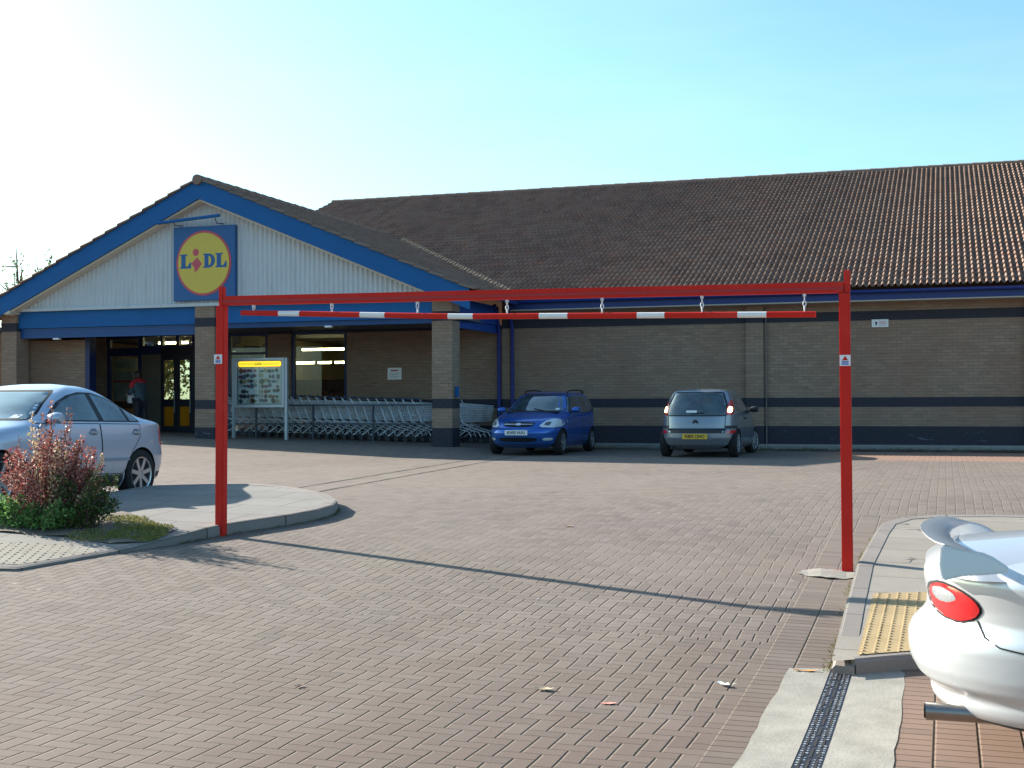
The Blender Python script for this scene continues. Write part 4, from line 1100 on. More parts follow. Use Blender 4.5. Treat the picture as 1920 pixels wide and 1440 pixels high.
# ---- silver grey hatchback, tail to the camera
def hatch():
    c = thing('hatchback', 'small silver-grey hatchback reversing with its rear lamps lit, tail to the car park', 'car')
    g = Car([(.17,.22,3.6,.72),(.26,.07,3.72,.79),(.40,.0,3.80,.815),(.52,0,3.82,.823),(.57,.02,3.80,.823),(.60,.05,3.78,.823),(.70,.06,3.70,.82),(.80,.08,3.45,.812),(.88,.10,3.15,.80),(.95,.13,2.95,.785),(1.05,.19,2.75,.745),(1.15,.26,2.55,.70),(1.25,.33,2.37,.66),(1.32,.38,2.2,.625),(1.365,.42,2.05,.59),(1.395,.52,1.9,.54),(1.42,.72,1.66,.43),(1.432,1.0,1.4,.22)], pr=6.5, pf=5, q=2.5)
    g.body('body', M_GREYCAR, c, (.62, 3.11), .335, .80)
    for x in (.62, 3.11):
        for sg in (-1, 1): wheel(c, x, sg*.715, .29, .19, 9, .19, 0 if x < 1 else R(-14), mat('wheel_trim', (.35,.36,.38), .4, metal=.4))
    sc = [(-.60,.865),(.60,.865),(.63,.93),(.60,1.12),(.52,1.33),(.46,1.355),(-.46,1.355),(-.52,1.33),(-.60,1.12),(-.63,.93)]
    g.patch('rear_window', M_CARGLASS, c, 'B', sc, .005); g.seam('window_seal', M_BLACK, c, 'B', sc, .02, .007)
    g.patch('rear_shelf_sticker', M_LABEL, c, 'B', [(-.02,.93),(.20,.93),(.20,.975),(-.02,.975)], .008)
    for sg, md in ((1, 'L'), (-1, 'R')):
        lp = g.patch('tail_lamp', M_REDLENS, c, 'B', [(sg*.60,.87),(sg*.72,.88),(sg*.745,.96),(sg*.70,1.12),(sg*.655,1.22),(sg*.62,1.12)], .010, 1, .008)
        g.patch('lit_lens', M_LITLAMP, lp, 'B', [(sg*.625,.93),(sg*.715,.93),(sg*.705,1.05),(sg*.64,1.06)], .024, 1, .006)
        g.patch('reflector', M_REDLENS, c, 'B', [(sg*.62,.50),(sg*.80,.50),(sg*.80,.57),(sg*.62,.56)], .006)
        g.patch('window', M_CARGLASS, c, md, [(1.38,.93),(2.5,.93),(2.4,1.02),(2.0,1.28),(1.40,1.325)], .004)
        g.patch('window', M_CARGLASS, c, md, [(.62,.96),(1.30,.94),(1.32,1.32),(.86,1.28),(.70,1.15)], .004)
        g.seam('door', M_BLACK, c, md, [(1.36,.30),(2.55,.26),(2.62,.6),(2.5,.91),(1.34,.91)], .008)
        yy = g.side(1.5, .80, sg); MB().box(1.42, 1.58, min(yy, yy+sg*.03), max(yy, yy+sg*.03), .785, .82).build('door_handle', M_DARK, c, local=True, bevel=.008)
        mirror(c, M_DARK, (2.36, sg*.80, .99), sg)
    g.seam('hatch_seam', M_BLACK, c, 'B', [(-.60,.87),(-.585,.585),(.585,.585),(.60,.87)], .010, .004, False)
    g.patch('bumper_strip', M_DARK, c, 'B', [(-.81,.575),(.81,.575),(.81,.60),(.56,.605),(-.56,.605),(-.81,.60)], .006, 0)
    g.patch('bumper_strip', M_DARK, c, 'B', [(-.60,.505),(.60,.505),(.60,.572),(-.60,.572)], .005, 0)
    g.patch('corner_trim', M_DARK, c, 'B', [(.60,.60),(.79,.60),(.78,.66),(.60,.66)], .005); g.patch('corner_trim', M_DARK, c, 'B', [(-.60,.60),(-.79,.60),(-.78,.66),(-.60,.66)], .005)
    g.patch('plate_recess', mat('recess_silver', (.22,.24,.27), .45, metal=.4), c, 'B', [(-.34,.37),(.34,.37),(.33,.505),(-.33,.505)], .006)
    pl = MB().box(-.022, -.012, -.26, .26, .385, .495).build('number_plate', M_PLATEY, c, local=True, bevel=.004)
    plate_text('KB03 OHO', .09, pl, (-.0235, 0, .44), (R(90), 0, R(-90)), .93)
    g.patch('badge', M_INK, c, 'B', [(-.075,.715),(-.02,.71),(.0,.73),(.02,.71),(.075,.715),(.035,.775),(.0,.79),(-.035,.775)], .009)
    MB().tube([(.62, 0, 1.42), (.52, 0, 1.62)], .006, 5).build('aerial', M_BLACK, c, local=True)
    MB().tube([(.10, .1, .90), (.10, -.18, .93)], .008, 5).build('wiper', M_BLACK, c, local=True)
    MB().tube([(-.0, .5, .2), (.3, .5, .2)], .025, 8).build('exhaust', M_DARK, c, local=True)
    return c
hc = hatch(); hc.location = (-4.86, 26.36, .5); hc.rotation_euler = (0, 0, R(90)); hc.scale = (.99,)*3

# ---- silver-blue saloon on the left
def saloon():
    c = thing('saloon_car', 'silver-blue four-door saloon parked behind the red-leaved shrub at left', 'car')
    g = Car([(.18,.32,4.2,.80),(.26,.1,4.38,.86),(.42,.01,4.46,.88),(.56,0,4.47,.885),(.66,.03,4.40,.885),(.76,.06,4.28,.88),(.84,.08,4.02,.87),(.90,.10,3.70,.86),(.95,.13,3.35,.85),(.985,.18,3.18,.84),(1.01,.36,3.10,.828),(1.04,.58,3.0,.81),(1.10,.78,2.86,.775),(1.18,.98,2.70,.73),(1.26,1.16,2.52,.685),(1.33,1.34,2.36,.64),(1.38,1.50,2.22,.59),(1.415,1.66,2.08,.52),(1.44,1.8,1.95,.40),(1.45,1.9,1.9,.2)], pr=8, pf=8, q=2.4)
    # the roof is long and flat
    g.body('body', M_VOLVO, c, (.93, 3.57), .365, .87)
    for x in (.93, 3.57):
        for sg in (-1, 1): wheel(c, x, sg*.775, .32, .215, 7, .205, 0 if x < 2 else R(4))
    ws = [(-.70,1.0),(.70,1.0),(.69,1.06),(.535,1.32),(.49,1.355),(-.49,1.355),(-.535,1.32),(-.69,1.06)]
    g.patch('windscreen', M_VGLASS, c, 'F', ws, .004); g.seam('windscreen_seal', M_BLACK, c, 'F', ws, .022, .006)
    g.patch('windscreen_sticker', M_LABEL, c, 'F', [(.50,1.02),(.60,1.02),(.59,1.06),(.50,1.06)], .008)
    rw = [(-.66,1.04),(.66,1.04),(.56,1.30),(-.56,1.30)]
    g.patch('rear_window', M_VGLASS, c, 'B', rw, .004)
    for sg, md in ((1, 'L'), (-1, 'R')):
        dlo = [(.95,.985),(2.76,.985),(2.64,1.08),(2.42,1.215),(2.2,1.30),(1.95,1.345),(1.7,1.345),(1.45,1.29),(1.2,1.18),(1.02,1.07)]
        fr = g.patch('window_frame', M_DARK, c, md, dlo, .004)
        for pl in ([(1.80,1.0),(2.68,1.0),(2.54,1.11),(2.34,1.225),(2.1,1.30),(1.84,1.328)], [(1.22,1.0),(1.70,1.0),(1.75,1.328),(1.5,1.285),(1.27,1.188)], [(1.0,1.0),(1.16,1.0),(1.19,1.15),(1.06,1.07)]):
            g.patch('window', M_VGLASS, c, md, pl, .009)
        g.seam('door', M_BLACK, c, md, [(1.77,.34),(2.86,.32),(2.96,.6),(2.93,.96),(1.79,.96)], .009)
        g.seam('door', M_BLACK, c, md, [(1.26,.42),(1.32,.34),(1.76,.34),(1.78,.96),(.95,.96),(.97,.80),(1.14,.62)], .009)
        for x in (1.93, 1.05):
            yy = g.side(x, .85, sg)
            hd = MB().box(x-.085, x+.085, min(yy, yy+sg*.035), max(yy, yy+sg*.035), .838, .868).build('door_handle', M_VOLVO, c, local=True, bevel=.01)
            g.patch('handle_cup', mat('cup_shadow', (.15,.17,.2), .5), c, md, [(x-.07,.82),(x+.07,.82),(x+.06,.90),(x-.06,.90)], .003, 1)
        for a, e in ((1.9, 2.8), (1.22, 1.72)): g.patch('rubbing_strip', mat('strip_blue', (.25,.28,.34), .5), c, md, [(a,.50),(e,.50),(e,.54),(a,.54)], .012, 0, .003)
        g.patch('sill', M_DARK, c, md, [(1.33,.19),(3.15,.19),(3.15,.30),(1.33,.33)], .006)
        g.patch('bumper_valance', M_DARK, c, md, [(.10,.24),(.50,.24),(.52,.34),(.08,.34)], .006)
        mirror(c, M_VOLVO, (2.74, sg*.85, 1.02), sg)
        g.patch('tail_lamp', M_REDLENS, c, 'B', [(sg*.66,.68),(sg*.80,.66),(sg*.80,.88),(sg*.76,.96),(sg*.66,.96)], .010, 1, .006)
        g.patch('tail_lamp_side', M_REDLENS, c, md, [(.05,.70),(.09,.70),(.115,.90),(.10,.95),(.07,.945)], .006, 1, .003)
        g.patch('headlight', M_LENS, c, 'F', [(sg*.45,.66),(sg*.82,.64),(sg*.84,.78),(sg*.55,.80)], .010, 1, .008)
        MB().tube([(3.10, sg*.3+.1, 1.0), (3.0, sg*.3-.28, 1.06)], .008, 5).build('wiper', M_BLACK, c, local=True)
    g.patch('grille', M_BLACK, c, 'F', [(-.3,.58),(.3,.58),(.33,.72),(-.33,.72)], .006)
    return c
# angle: nose towards the camera, tail by the entrance
vc = saloon(); VA = R(-90)
# rear near-side wheel stands on the measured spot
wl = Vector((.93*math.cos(VA)-.87*math.sin(VA), .93*math.sin(VA)+.87*math.cos(VA), 0))
vc.location = Vector((-9.85, 14.42, .385))-wl; vc.rotation_euler = (0, R(-1.2), VA)

# ---- silver coupe cut by the right edge
def coupe():
    c = thing('coupe', 'silver coupe with large rear wing, its tail entering at right', 'car')
    g = Car([(.19,.30,4.05,.79),(.215,.15,4.15,.815),(.25,.11,4.25,.83),(.285,.10,4.3,.838),(.315,.105,4.3,.842),(.335,.085,4.31,.846),(.36,.045,4.32,.85),(.42,.01,4.33,.854),(.48,.0,4.345,.857),(.54,.0,4.345,.862),(.585,.02,4.30,.865),(.62,.06,4.27,.866),(.66,.085,4.22,.866),(.72,.09,4.0,.865),(.80,.075,3.7,.862),(.84,.075,3.45,.848),(.875,.095,3.25,.825),(.905,.17,3.1,.79),(.925,.30,3.0,.765),(.945,.44,2.95,.745),(.97,.56,2.9,.735),(1.02,.74,2.78,.725),(1.08,.95,2.64,.695),(1.15,1.30,2.47,.65),(1.22,1.55,2.30,.60),(1.27,1.8,2.12,.52),(1.29,1.95,2.0,.36)], pr=4.6, pf=5, q=2.3)
    g.body('body', M_COUPE, c, (.92, 3.40), .36, .85, nring=72, zs=np.linspace(.2, 1.29, 150))
    for x in (.92, 3.40):
        for sg in (-1, 1): wheel(c, x, sg*.75, .315, .21, 5, .205)
    hw = [(-.60,.975),(.60,.975),(.56,1.10),(.48,1.20),(-.48,1.20),(-.56,1.10)]
    g.patch('rear_window', M_CARGLASS, c, 'B', hw, .005)
    for sg, md in ((1, 'L'), (-1, 'R')):
        lp = g.patch('tail_lamp', M_REDLENS, c, md, [(.10,.745),(.115,.70),(.16,.665),(.235,.655),(.30,.68),(.325,.72),(.30,.76),(.235,.798),(.155,.815),(.11,.79)], .010, 1, .02, rings=9)
        g.patch('lamp_rim', M_BLACK, lp, md, [(.092,.745),(.107,.692),(.158,.655),(.236,.645),(.307,.672),(.336,.72),(.307,.767),(.236,.808),(.153,.825),(.10,.797)], .004, 1)
        g.patch('reversing_lens', mat('grey_lens', (.30,.31,.33), .2, coat=.6, var=.35, scale=60), lp, md, [(.115,.755),(.14,.728),(.195,.728),(.225,.752),(.21,.782),(.155,.797),(.12,.785)], .028, 1, .012)
        g.seam('bumper_seam', M_BLACK, c, md, [(.31,.675),(.34,.61),(.40,.575),(.52,.56)], .007, .003, False)
        g.patch('window', M_CARGLASS, c, md, [(1.02,.95),(1.35,.945),(1.4,1.14),(1.22,1.06)], .004, 1)
        g.patch('window', M_CARGLASS, c, md, [(1.45,.94),(2.62,.93),(2.3,1.15),(1.9,1.225),(1.5,1.19)], .004)
        g.patch('sill', M_DARK, c, md, [(1.35,.21),(2.95,.21),(2.95,.26),(1.35,.26)], .004)
        g.seam('door', M_BLACK, c, md, [(1.5,.3),(2.75,.3),(2.85,.6),(2.75,.92),(1.45,.92)], .008)
        mirror(c, M_COUPE, (2.4, sg*.83, .98), sg)
    g.patch('lower_valance', M_DARK, c, 'R', [(.22,.205),(.55,.205),(.55,.225),(.22,.225)], .003)
    b = MB(); b.tube([(.09, -.47, .236), (.42, -.47, .238)], .040, 16); 
    b.build('exhaust', mat('dull_steel', (.30, .27, .25), .32, metal=.9, var=.2, scale=14), c, smooth=True, local=True)
    MB().tube([(.082, -.47, .236), (.10, -.47, .236)], .033, 16).build('exhaust_bore', M_BLACK, c, local=True)
    b = MB(); nx_, ny_ = 20, 24
    for i in range(nx_+1):
        x = .085+.52*i/nx_
        for j in range(ny_+1):
            v = -1+2*j/ny_; y = v*.70*min(1, .80+.5*i/nx_)
            e = (1-abs(v)**2.6)
            b.v.append((x+.05*(abs(v)**3)*(1-i/nx_), y, .86+(.105+.10*(x-.085))*e*min(1, (i/nx_*3.2+.08))**.5))
    b.f = [(i*(ny_+1)+j, i*(ny_+1)+j+1, (i+1)*(ny_+1)+j+1, (i+1)*(ny_+1)+j) for i in range(nx_) for j in range(ny_)]
    b.build('boot_lid', M_COUPE, c, smooth=True, angle=60, local=True)
    # rear wing: feet on the boot edge, raised blade with a gap under it
    def airfoil(y, x0, x1, z0, z1, th):
        n = 10; up = []; lo = []
        for k in range(n+1):
            f = k/n; x = x0+(x1-x0)*f; z = z0+(z1-z0)*f; t = th*math.sin(math.pi*min(1, f*.92+.08))**.7
            up.append((x, y, z+t*.5)); lo.append((x, y, z-t*.5))
        return up+lo[::-1]
    ys = [-.74, -.72, -.66, -.5, -.25, 0, .25, .5, .66, .72, .74]; b = MB(); nn = 22
    for y in ys:
        a = abs(y); f = min(1, (.74-a)/.08); cz_ = 1.0+.012*(1-(a/.74)**2); x0 = .06+.02*(1-f)+.10*(a/.74)**2; x1 = .195+.12*(a/.74)**2-.01*(1-f)
        b.v += airfoil(y, x0, x1, cz_+.018, cz_-.014, .008+.010*f)
    for k in range(len(ys)-1): b.f += [(k*nn+i, k*nn+(i+1) % nn, (k+1)*nn+(i+1) % nn, (k+1)*nn+i) for i in range(nn)]
    b.f += [tuple(range(nn)), tuple(range((len(ys)-1)*nn, len(ys)*nn))]
    wg = b.build('rear_wing', M_COUPE, c, smooth=True, angle=40, local=True)
    for sg in (-1, 1):
        pl = [(.165,1.015),(.34,.985),(.385,.965),(.43,.935),(.445,.918),(.43,.905),(.34,.893),(.25,.885),(.17,.862),(.158,.93)]
        t = MB().prism(pl, sg*.745, sg*.708)
        t.v = [(x, y-sg*(z-1.0)*.10, z) for x, y, z in t.v]
        t.build('wing_foot', M_COUPE, c, smooth=True, angle=30, bevel=.008, local=True)
    MB().tube([(.52, .05, .985), (.80, -.28, 1.055)], .009, 6).build('wiper', M_BLACK, c, local=True)
    return c
cc = coupe(); CA = R(-.5)
cn = Vector((.13*math.cos(CA)+.78*math.sin(CA), .13*math.sin(CA)-.78*math.cos(CA), 0))
cc.location = Vector((-.06, 5.90, -.03))-cn; cc.rotation_euler = (0, 0, CA)
# ------------------------------------------------------------------ plants
def leafy(rng, b, p, d, size, wid=.5):
    """one small pointed leaf, folded along its midrib"""
    d = Vector(d).normalized(); s = d.cross(Vector((rng.uniform(-1,1), rng.uniform(-1,1), rng.uniform(-1,1)))).normalized(); n = d.cross(s)
    p = Vector(p); m = p+d*size*.5; w = s*size*wid*.5
    k = len(b.v)
    b.v += [tuple(p), tuple(m+w+n*size*.08), tuple(p+d*size), tuple(m-w+n*size*.08)]
    b.f.append((k, k+1, k+2, k+3))
def rv(rng): 
    while True:
        v = Vector((rng.uniform(-1,1), rng.uniform(-1,1), rng.uniform(-1,1)))
        if .05 < v.length < 1: return v.normalized()
M_TWIG = mat('twig', (.10, .06, .05), .9, var=.3)
def bush(name, label, cat, base, stems, matl, seed, leafsize, dens):
    rng = random.Random(seed); base = W(*base); z0 = gz(*base)+.08
    t = thing(name, label, cat, (base[0], base[1], z0))
    st = MB(); lf = MB()
    for (dx, dy, h, lean, nl) in stems:
        p0 = Vector((base[0]+dx*.25, base[1]+dy*.25, z0-.03)); p1 = Vector((base[0]+dx, base[1]+dy, z0+h))
        mid = p0.lerp(p1, .5)+Vector((dx*.12, dy*.12, h*.08)); pts = [p0, p0.lerp(mid, .6)+rv(rng)*.02, mid, mid.lerp(p1, .5)+rv(rng)*.02, p1]
        st.tube(pts, [.007, .006, .005, .003, .002], 4, False)
        for k in range(int(nl*dens)):
            f = rng.random()**.75; i = min(3, int(f*4)); q = pts[i].lerp(pts[i+1], f*4-i)
            off = rv(rng)*rng.random()*lean*(1-.75*f)
            lfp = q+off; lf_d = (off.normalized() if off.length > .01 else rv(rng))+Vector((0,0,.5))+rv(rng)*.7
            if lfp.z < z0+.01: lfp.z = z0+.01+rng.random()*.03
            leafy(rng, lf, lfp, lf_d, leafsize*rng.uniform(.6, 1.3), .55)
    st.build('stems', M_TWIG, t); lf.build('foliage', matl, t, fix=False)
    return t
rng = random.Random(5)
M_RLEAF = leafmat('red_leaves', [(.17,.03,.03), (.30,.07,.065), (.24,.045,.04), (.36,.15,.12), (.22,.11,.07), (.12,.03,.035), (.46,.30,.24), (.27,.09,.085), (.40,.22,.19)], .3)
stems = []
for k in range(74):
    a = rng.uniform(0, 2*math.pi); r = rng.random()**.6*.54; h = (1.12-r*.8)*rng.uniform(.62, 1.06)
    stems.append((r*math.cos(a)-.02, r*.75*math.sin(a), h, .15, 120))
stems += [(.02,-.05,1.2,.05,70), (-.14,0,1.1,.05,80), (.16,.02,1.14,.05,60), (.30,-.1,1.16,.05,80), (-.36,-.05,.86,.07,80), (.40,-.05,.8,.06,80)]
bush('shrub', 'bushy dark red-leaved shrub in the planting bed by the left pavement', 'shrub', (-7.26, 9.15), stems, M_RLEAF, 11, .036, 1.0)
M_PLEAF = leafmat('pink_cream_leaves', [(.442,.286,.195), (.546,.390,.260), (.390,.312,.156), (.585,.429,.325), (.338,.312,.130)], .35)
stems = [(.16,-.1,.82,.09,150), (.20,.0,.72,.09,150), (-.12,-.12,1.12,.06,140), (-.10,-.08,.95,.07,110), (.10,-.1,.62,.1,120), (.62,-.02,.72,.045,170)]
bush('shrub', 'pale cream-tipped shoots rising through the dark red shrub', 'shrub', (-7.18, 9.02), stems, M_PLEAF, 12, .032, 1.0)
M_GLEAF = leafmat('green_leaves', [(.070,.170,.036), (.120,.260,.060), (.090,.200,.060), (.180,.340,.100), (.060,.120,.040), (.260,.420,.140)], .35)
stems = [(rng.uniform(-.55,.62), rng.uniform(-.14,.16), rng.uniform(.10,.30), .13, 130) for _ in range(40)]
bush('shrub', 'low bright green ground shrub spreading under the red shrub', 'shrub', (-7.38, 8.98), stems, M_GLEAF, 13, .036, 1.0)
M_DLEAF = leafmat('dark_leaves', [(.040,.088,.022), (.064,.128,.032), (.096,.144,.032), (.048,.080,.032), (.160,.080,.048)], .3)
stems = [(rng.uniform(-.25,.36), rng.uniform(-.12,.2), rng.uniform(.22,.56), .13, 150) for _ in range(34)]
bush('shrub', 'dark green leafy shrub at the right foot of the red shrub', 'shrub', (-6.90, 9.08), stems, M_DLEAF, 14, .034, 1.0)
MAP = mapW
b = MB(); M_MOSS = leafmat('moss', [(.208,.221,.046), (.130,.156,.039), (.286,.273,.078), (.169,.156,.065)], .2, .9)
for (cx_, cy_, r_, n_) in ((-6.15, 8.95, .26, 1500), (-5.98, 8.82, .12, 500), (-6.35, 9.2, .2, 800), (-6.1, 9.15, .16, 500), (-6.55, 8.85, .25, 700), (-6.6, 9.4, .2, 500)):
    for _ in range(n_):
        a = rng.uniform(0, 6.283); r = r_*rng.random()**.5; x, y = cx_+r*math.cos(a)*1.2, cy_+r*math.sin(a)*.7
        leafy(rng, b, (x, y, gz0(x, y)+hL(x, y)+.012), (rng.uniform(-1,1), rng.uniform(-1,1), .9), rng.uniform(.012,.03), .5)
tag(b.build('moss', M_MOSS, fix=False), kind='stuff')
b = MB(); M_WEED = leafmat('weeds', [(.10,.13,.03), (.17,.17,.05), (.24,.21,.09), (.07,.09,.03)], .25, .8)
def edge_pt(L, f):
    f *= len(L)-1; i = min(len(L)-2, int(f)); return Vector(L[i]).lerp(Vector(L[i+1]), f-i)
for _ in range(1500):
    f = rng.random()*.62; p = edge_pt(OUT, f)
    cl = math.sin(f*40)+math.sin(f*97+1); 
    if cl < rng.uniform(-1.2, 1.9): continue
    x, y = p.x-rng.random()**2*.05, p.y+rng.uniform(-.02,.02)
    leafy(rng, b, (x, y, gz0(x, y)), (rng.uniform(-1,.3), rng.uniform(-.6,.6), rng.uniform(.3,1.3)), rng.uniform(.012,.035), .2)
for _ in range(500):
    p = edge_pt([(.46,9.5),(.52,10.1)], rng.random()); x, y = p.x-.05-rng.random()*.06, p.y
    leafy(rng, b, (x, y, gz0(x, y)), (rng.uniform(-1,.5), rng.uniform(-.6,.6), rng.uniform(.4,1.3)), rng.uniform(.02,.06), .18)
for _ in range(500):
    p = edge_pt(ISL[3:11], rng.random()); x, y = p.x+rng.random()**2*.04, p.y
    leafy(rng, b, (x, y, gz0(x, y)), (rng.uniform(-.3,1), rng.uniform(-1,.3), rng.uniform(.2,1)), rng.uniform(.012,.035), .25)
for _ in range(700):
    x = rng.uniform(-5.5, 6); y = 26.33+rng.gauss(0, .02)
    leafy(rng, b, (x, y, gz0(x, y)+.02), (rng.uniform(-1,1), rng.uniform(-1,0), rng.uniform(.4,1.3)), rng.uniform(.03,.09), .25)
tag(b.build('weeds', M_WEED, fix=False), kind='stuff')

MAP = None
# trees: one peeping over the left eaves, others seen through the shop doors
def tree(name, label, base, h, crown, n, seed, cols, lsz, sparse=False, group=None):
    rng = random.Random(seed); x0, y0 = W(*base); z0 = gz(x0, y0)
    t = thing(name, label, 'tree', (x0, y0, z0), group=group)
    tk = MB(); pts = [Vector((x0+rng.uniform(-.1,.1)*k, y0+rng.uniform(-.1,.1)*k, z0-.2+h*.62*k/4)) for k in range(5)]
    tk.tube(pts, [h*.025*(1-.16*k) for k in range(5)], 8)
    tips = []
    for k in range(16 if not sparse else 26):
        a = rng.uniform(0, 6.283); f = rng.uniform(.35, 1); p = pts[0].lerp(pts[-1], f)
        e = p+Vector((math.cos(a)*crown*rng.uniform(.5,1)*(1.25-f*.6), math.sin(a)*crown*rng.uniform(.5,1)*(1.25-f*.6), h*rng.uniform(.12,.40)))
        m = p.lerp(e, .5)+rv(rng)*.15; tk.tube([p, m, e], [h*.009, h*.006, h*.002], 5); tips += [m, e, m.lerp(e, .5)]
        for _ in range(4):
            e2 = m.lerp(e, rng.random())+rv(rng)*crown*.45+Vector((0,0,.15)); tk.tube([m.lerp(e, .4), e2], [h*.004, h*.0015], 4, False); tips.append(e2)
    tk.build('trunk', M_TWIG, t)
    lf = MB()
    for _ in range(n):
        c = rng.choice(tips); p = c+rv(rng)*rng.random()**.6*crown*(.38 if not sparse else .22)
        leafy(rng, lf, p, rv(rng)+Vector((0,0,-.3)), lsz*rng.uniform(.6,1.4), .6)
    lf.build('crown', leafmat(name+'_leaf%d' % seed, cols, .45), t, fix=False)
tree('sapling', 'thin sparse-leaved tree showing above the left end of the gable roof', (-27.9, 34), 6.9, 1.4, 700, 21, [(.08,.10,.04), (.12,.13,.05), (.09,.08,.04)], .12, True)
YEL = [(.20,.17,.03), (.12,.15,.03), (.26,.20,.05), (.08,.12,.03), (.30,.17,.04)]
for k, (x, y, h) in enumerate(((-25.5, 38, 5.0), (-23.6, 35.4, 3.6), (-27.5, 41, 6.2))):
    tree('autumn_tree', ['tallest of the yellow-green autumn trees seen through the shop doors', 'smallest yellow-green autumn tree nearest the shop side window', 'autumn tree furthest behind the shop, yellow-green crown'][(0,1,2)[k]] if k else 'yellowing autumn tree seen through the middle of the shop doors', (x, y), h, 1.7, 2600, 31+k, YEL, .16, group='autumn trees beyond the shop')

# ------------------------------------------------------------------ person by the entrance
def skin(name, m, parent, verts, edges, radii, root=0, sub=2):
    me = bpy.data.meshes.new(name); me.from_pydata(verts, edges, [])
    o = bpy.data.objects.new(name, me); COL.objects.link(o)
    md = o.modifiers.new('s', 'SKIN'); md.use_smooth_shade = True
    for i, r in enumerate(radii):
        d = me.skin_vertices[0].data[i]; d.radius = r if isinstance(r, tuple) else (r, r); d.use_root = (i == root)
    o.modifiers.new('u', 'SUBSURF').levels = sub
    bpy.context.view_layer.update()
    m2 = bpy.data.meshes.new_from_object(o.evaluated_get(bpy.context.evaluated_depsgraph_get()))
    o.modifiers.clear(); o.data = m2; m2.materials.clear(); m2.materials.append(m); m2.shade_smooth(); o.parent = parent
    return o
M_SKIN = mat('skin', (.45, .26, .19), .5, var=.08)
M_COAT = mat('teal_coat', (.045, .075, .095), .8, var=.2); M_HAIR = mat('dark_hair', (.03, .014, .010), .6, var=.3)
PX, PY = W(-17.45, 25.5); PZ = gz(PX, PY)
pe = thing('person', 'person in dark teal coat with red shoulders handling a white bag by the entrance', 'person', (PX, PY, PZ), R(160))
# body faces +x locally, leaning a little forward
V = [(0,0,.90), (.01,0,1.08), (.04,0,1.26), (.09,0,1.36), (.12,0,1.42), (.17,0,1.53), (.15,0,1.60),
     (0,.09,.86), (.03,.10,.46), (-.02,.10,.06), (.11,.11,.03), (0,-.09,.86), (-.06,-.10,.46), (-.12,-.10,.06), (.01,-.11,.03),
     (.07,.17,1.32), (.10,.23,1.08), (.33,.16,1.06), (.07,-.17,1.32), (.12,-.22,1.09), (.35,-.12,1.10)]
E_ = [(0,1),(1,2),(2,3),(3,4),(4,5),(5,6),(0,7),(7,8),(8,9),(9,10),(0,11),(11,12),(12,13),(13,14),(2,15),(15,16),(16,17),(2,18),(18,19),(19,20)]
RD = [(.135,.16),(.125,.15),(.13,.17),(.075,.10),(.052,.052),(.085,.075),(.075,.07),.095,.062,.042,.04,.095,.062,.042,.04,.062,.048,.032,.062,.048,.032]
skin('body', M_SKIN, pe, V, E_, RD)
V2 = [(0,0,.78), (.0,0,.92), (.01,0,1.08), (.04,0,1.26), (.085,0,1.365), (.07,.17,1.325), (.10,.235,1.08), (.29,.175,1.055), (.07,-.17,1.325), (.12,-.225,1.09), (.31,-.14,1.095)]
skin('coat', M_COAT, pe, V2, [(0,1),(1,2),(2,3),(3,4),(3,5),(5,6),(6,7),(3,8),(8,9),(9,10)], [(.16,.19),(.155,.18),(.145,.17),(.15,.19),(.085,.11),.076,.06,.045,.076,.06,.045])
V3 = [(0,0,.84), (0,.09,.82), (.03,.10,.46), (-.02,.10,.10), (0,-.09,.82), (-.06,-.10,.46), (-.12,-.10,.10)]
skin('trousers', mat('dark_trousers', (.02,.022,.03), .85), pe, V3, [(0,1),(1,2),(2,3),(0,4),(4,5),(5,6)], [(.15,.15),.105,.075,.062,.105,.075,.062])
V4 = [(.05,-.21,1.335), (.06,-.1,1.40), (.02,0,1.43), (.06,.1,1.40), (.05,.21,1.335), (.10,.26,1.2)]
skin('red_yoke', mat('red_cloth', (.45,.02,.03), .8, var=.15), pe, V4, [(0,1),(1,2),(2,3),(3,4),(4,5)], [.075,.075,.08,.075,.08,.062])
b = MB(); b.lathe([(.001,1.685),(.06,1.672),(.098,1.63),(.108,1.58),(.105,1.52),(.09,1.45),(.06,1.42)], (.125,0,0), 'Z', 18)
b.v = [(x-(.02 if x < .14 else .05*(1 if z < 1.60 else .2)), y, z) for x, y, z in b.v]
b.build('hair', M_HAIR, pe, smooth=True, angle=80, local=True)
b = MB(); b.tube([(.245,0,1.525), (.272,0,1.505), (.25,0,1.492)], [.012,.018,.014], 6); b.build('nose', M_SKIN, pe, smooth=True, local=True)
for s in (-1, 1):
    MB().lathe([(.001,-.008),(.009,0),(.001,.008)], (.235, s*.032, 1.545), 'X', 8).build('eye', M_INK, pe, local=True)
MB().box(.236,.243,-.022,.022,1.472,1.478).build('mouth', mat('lip', (.35,.10,.09), .5), pe, local=True)
for s, hx, hy, hz in ((1, .33, .16, 1.06), (-1, .35, -.12, 1.10)):
    for k in range(4):
        y = hy+(k-1.5)*.020; ln = (.06,.07,.066,.052)[k]
        skin('finger', M_SKIN, pe, [(hx+.01,y,hz), (hx+.05,y,hz-.004), (hx+.05+ln*.5,y,hz-.03), (hx+.045+ln*.6,y,hz-.058)], [(0,1),(1,2),(2,3)], [.014,.0105,.0095,.008], sub=1)
    skin('thumb', M_SKIN, pe, [(hx-.005,hy-s*.03,hz), (hx+.03,hy-s*.052,hz-.008), (hx+.06,hy-s*.05,hz-.03)], [(0,1),(1,2)], [.014,.011,.009], sub=1)
bagz = PZ
bg_ = thing('carrier_bag', 'crumpled white carrier bag held in front of the person in the teal coat', 'bag', (PX-.40, PY+.16, PZ+.80))
b = MB(); b.lathe([(.001,0),(.09,.01),(.13,.08),(.135,.18),(.10,.25),(.05,.28),(.03,.30)], (0,0,0), 'Z', 14)
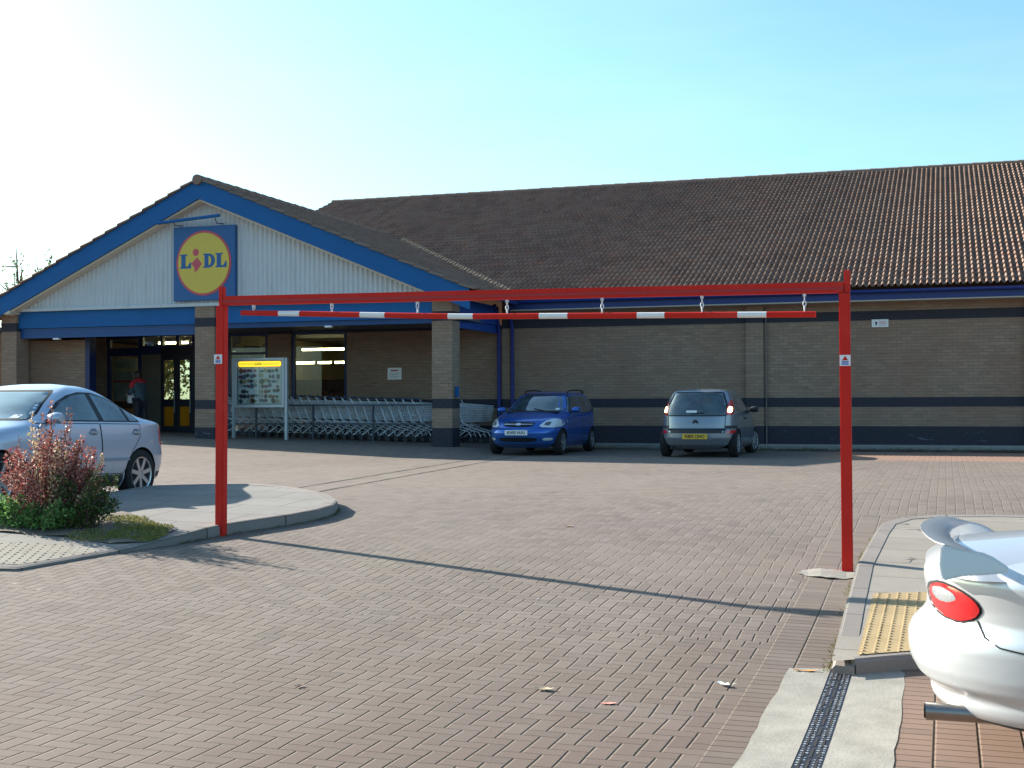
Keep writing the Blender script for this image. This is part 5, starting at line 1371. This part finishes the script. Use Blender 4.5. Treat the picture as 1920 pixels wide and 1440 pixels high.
r2 = random.Random(2); b.v = [(x*r2.uniform(.85,1.1), y*r2.uniform(.5,.62), z) for x, y, z in b.v]
b.build('bag_body', M_WHITEP, bg_, smooth=True, angle=60, local=True)
MB().tube([(-.03,0,.27),(-.02,0,.33),(.0,0,.335),(.03,0,.27)], .006, 6).build('bag_handle', M_WHITEP, bg_, local=True)

# ------------------------------------------------------------------ fallen leaves and scraps
MAP = mapW
def scrap(label, x, y, size, col, rot, curl=.35, cat='leaf', name='fallen_leaf', asp=.5):
    b = MB(); n = 7; zb = gz0(x, y)+.004
    for i in range(n):
        f = i/(n-1)*2-1; wd = size*asp*(1-f*f*.8)*(.8+.3*math.sin(7*f+rot))
        for j in (-1, -.3, .3, 1):
            u, v = f*size, j*wd; z = zb+abs(j)**1.5*wd*curl+f*f*size*curl*.6
            b.v.append((x+u*math.cos(rot)-v*math.sin(rot), y+u*math.sin(rot)+v*math.cos(rot), z))
    b.f = [(i*4+j, i*4+j+1, i*4+j+5, i*4+j+4) for i in range(n-1) for j in range(3)]
    o = b.build(name, mat('scrap_%d' % int(1000*(abs(x)+abs(y))), col, .75, var=.35, scale=20), fix=False, smooth=True, angle=180)
    return tag(o, label, cat)
scrap('curled pale brown dead leaf lying alone near the front middle of the paving', -1.45, 5.86, .055, (.42,.33,.22), .1)
scrap('small pinkish dry leaf on the paving in the left foreground', -2.79, 5.57, .032, (.55,.36,.28), 1.0, .6)
scrap('salmon pink scrap of litter on the paving', -1.06, 5.71, .042, (.62,.25,.20), .3, .15, 'litter', 'litter_scrap')
scrap('crumpled white paper scrap beside the edge course of paving', -.5, 6.2, .045, (.75,.76,.78), -.6, .5, 'litter', 'paper_scrap', .6)
scrap('long orange-brown dead leaf at the top of the concrete drain strip', -.06, 6.60, .075, (.52,.24,.07), .15, .3, asp=.28)
scrap('tiny tan leaf on the paving beyond the barrier shadow', -2.39, 10.72, .05, (.5,.32,.18), .4)
scrap('flat whitish speck of paper in the middle of the paving', -2.0, 7.9, .018, (.7,.7,.7), .9, .3, 'litter', 'paper_scrap')
for (x, y) in ((-2.2,22.15),(-1.7,22.0),(-6.1,22.6)):
    scrap('yellowed fallen leaf in the shade behind the %s' % ('hatchback, left one' if x == -2.2 else 'hatchback, right one' if x == -1.7 else 'nose of the blue estate car'), x, y, .11, (.32,.27,.10), x, .1)
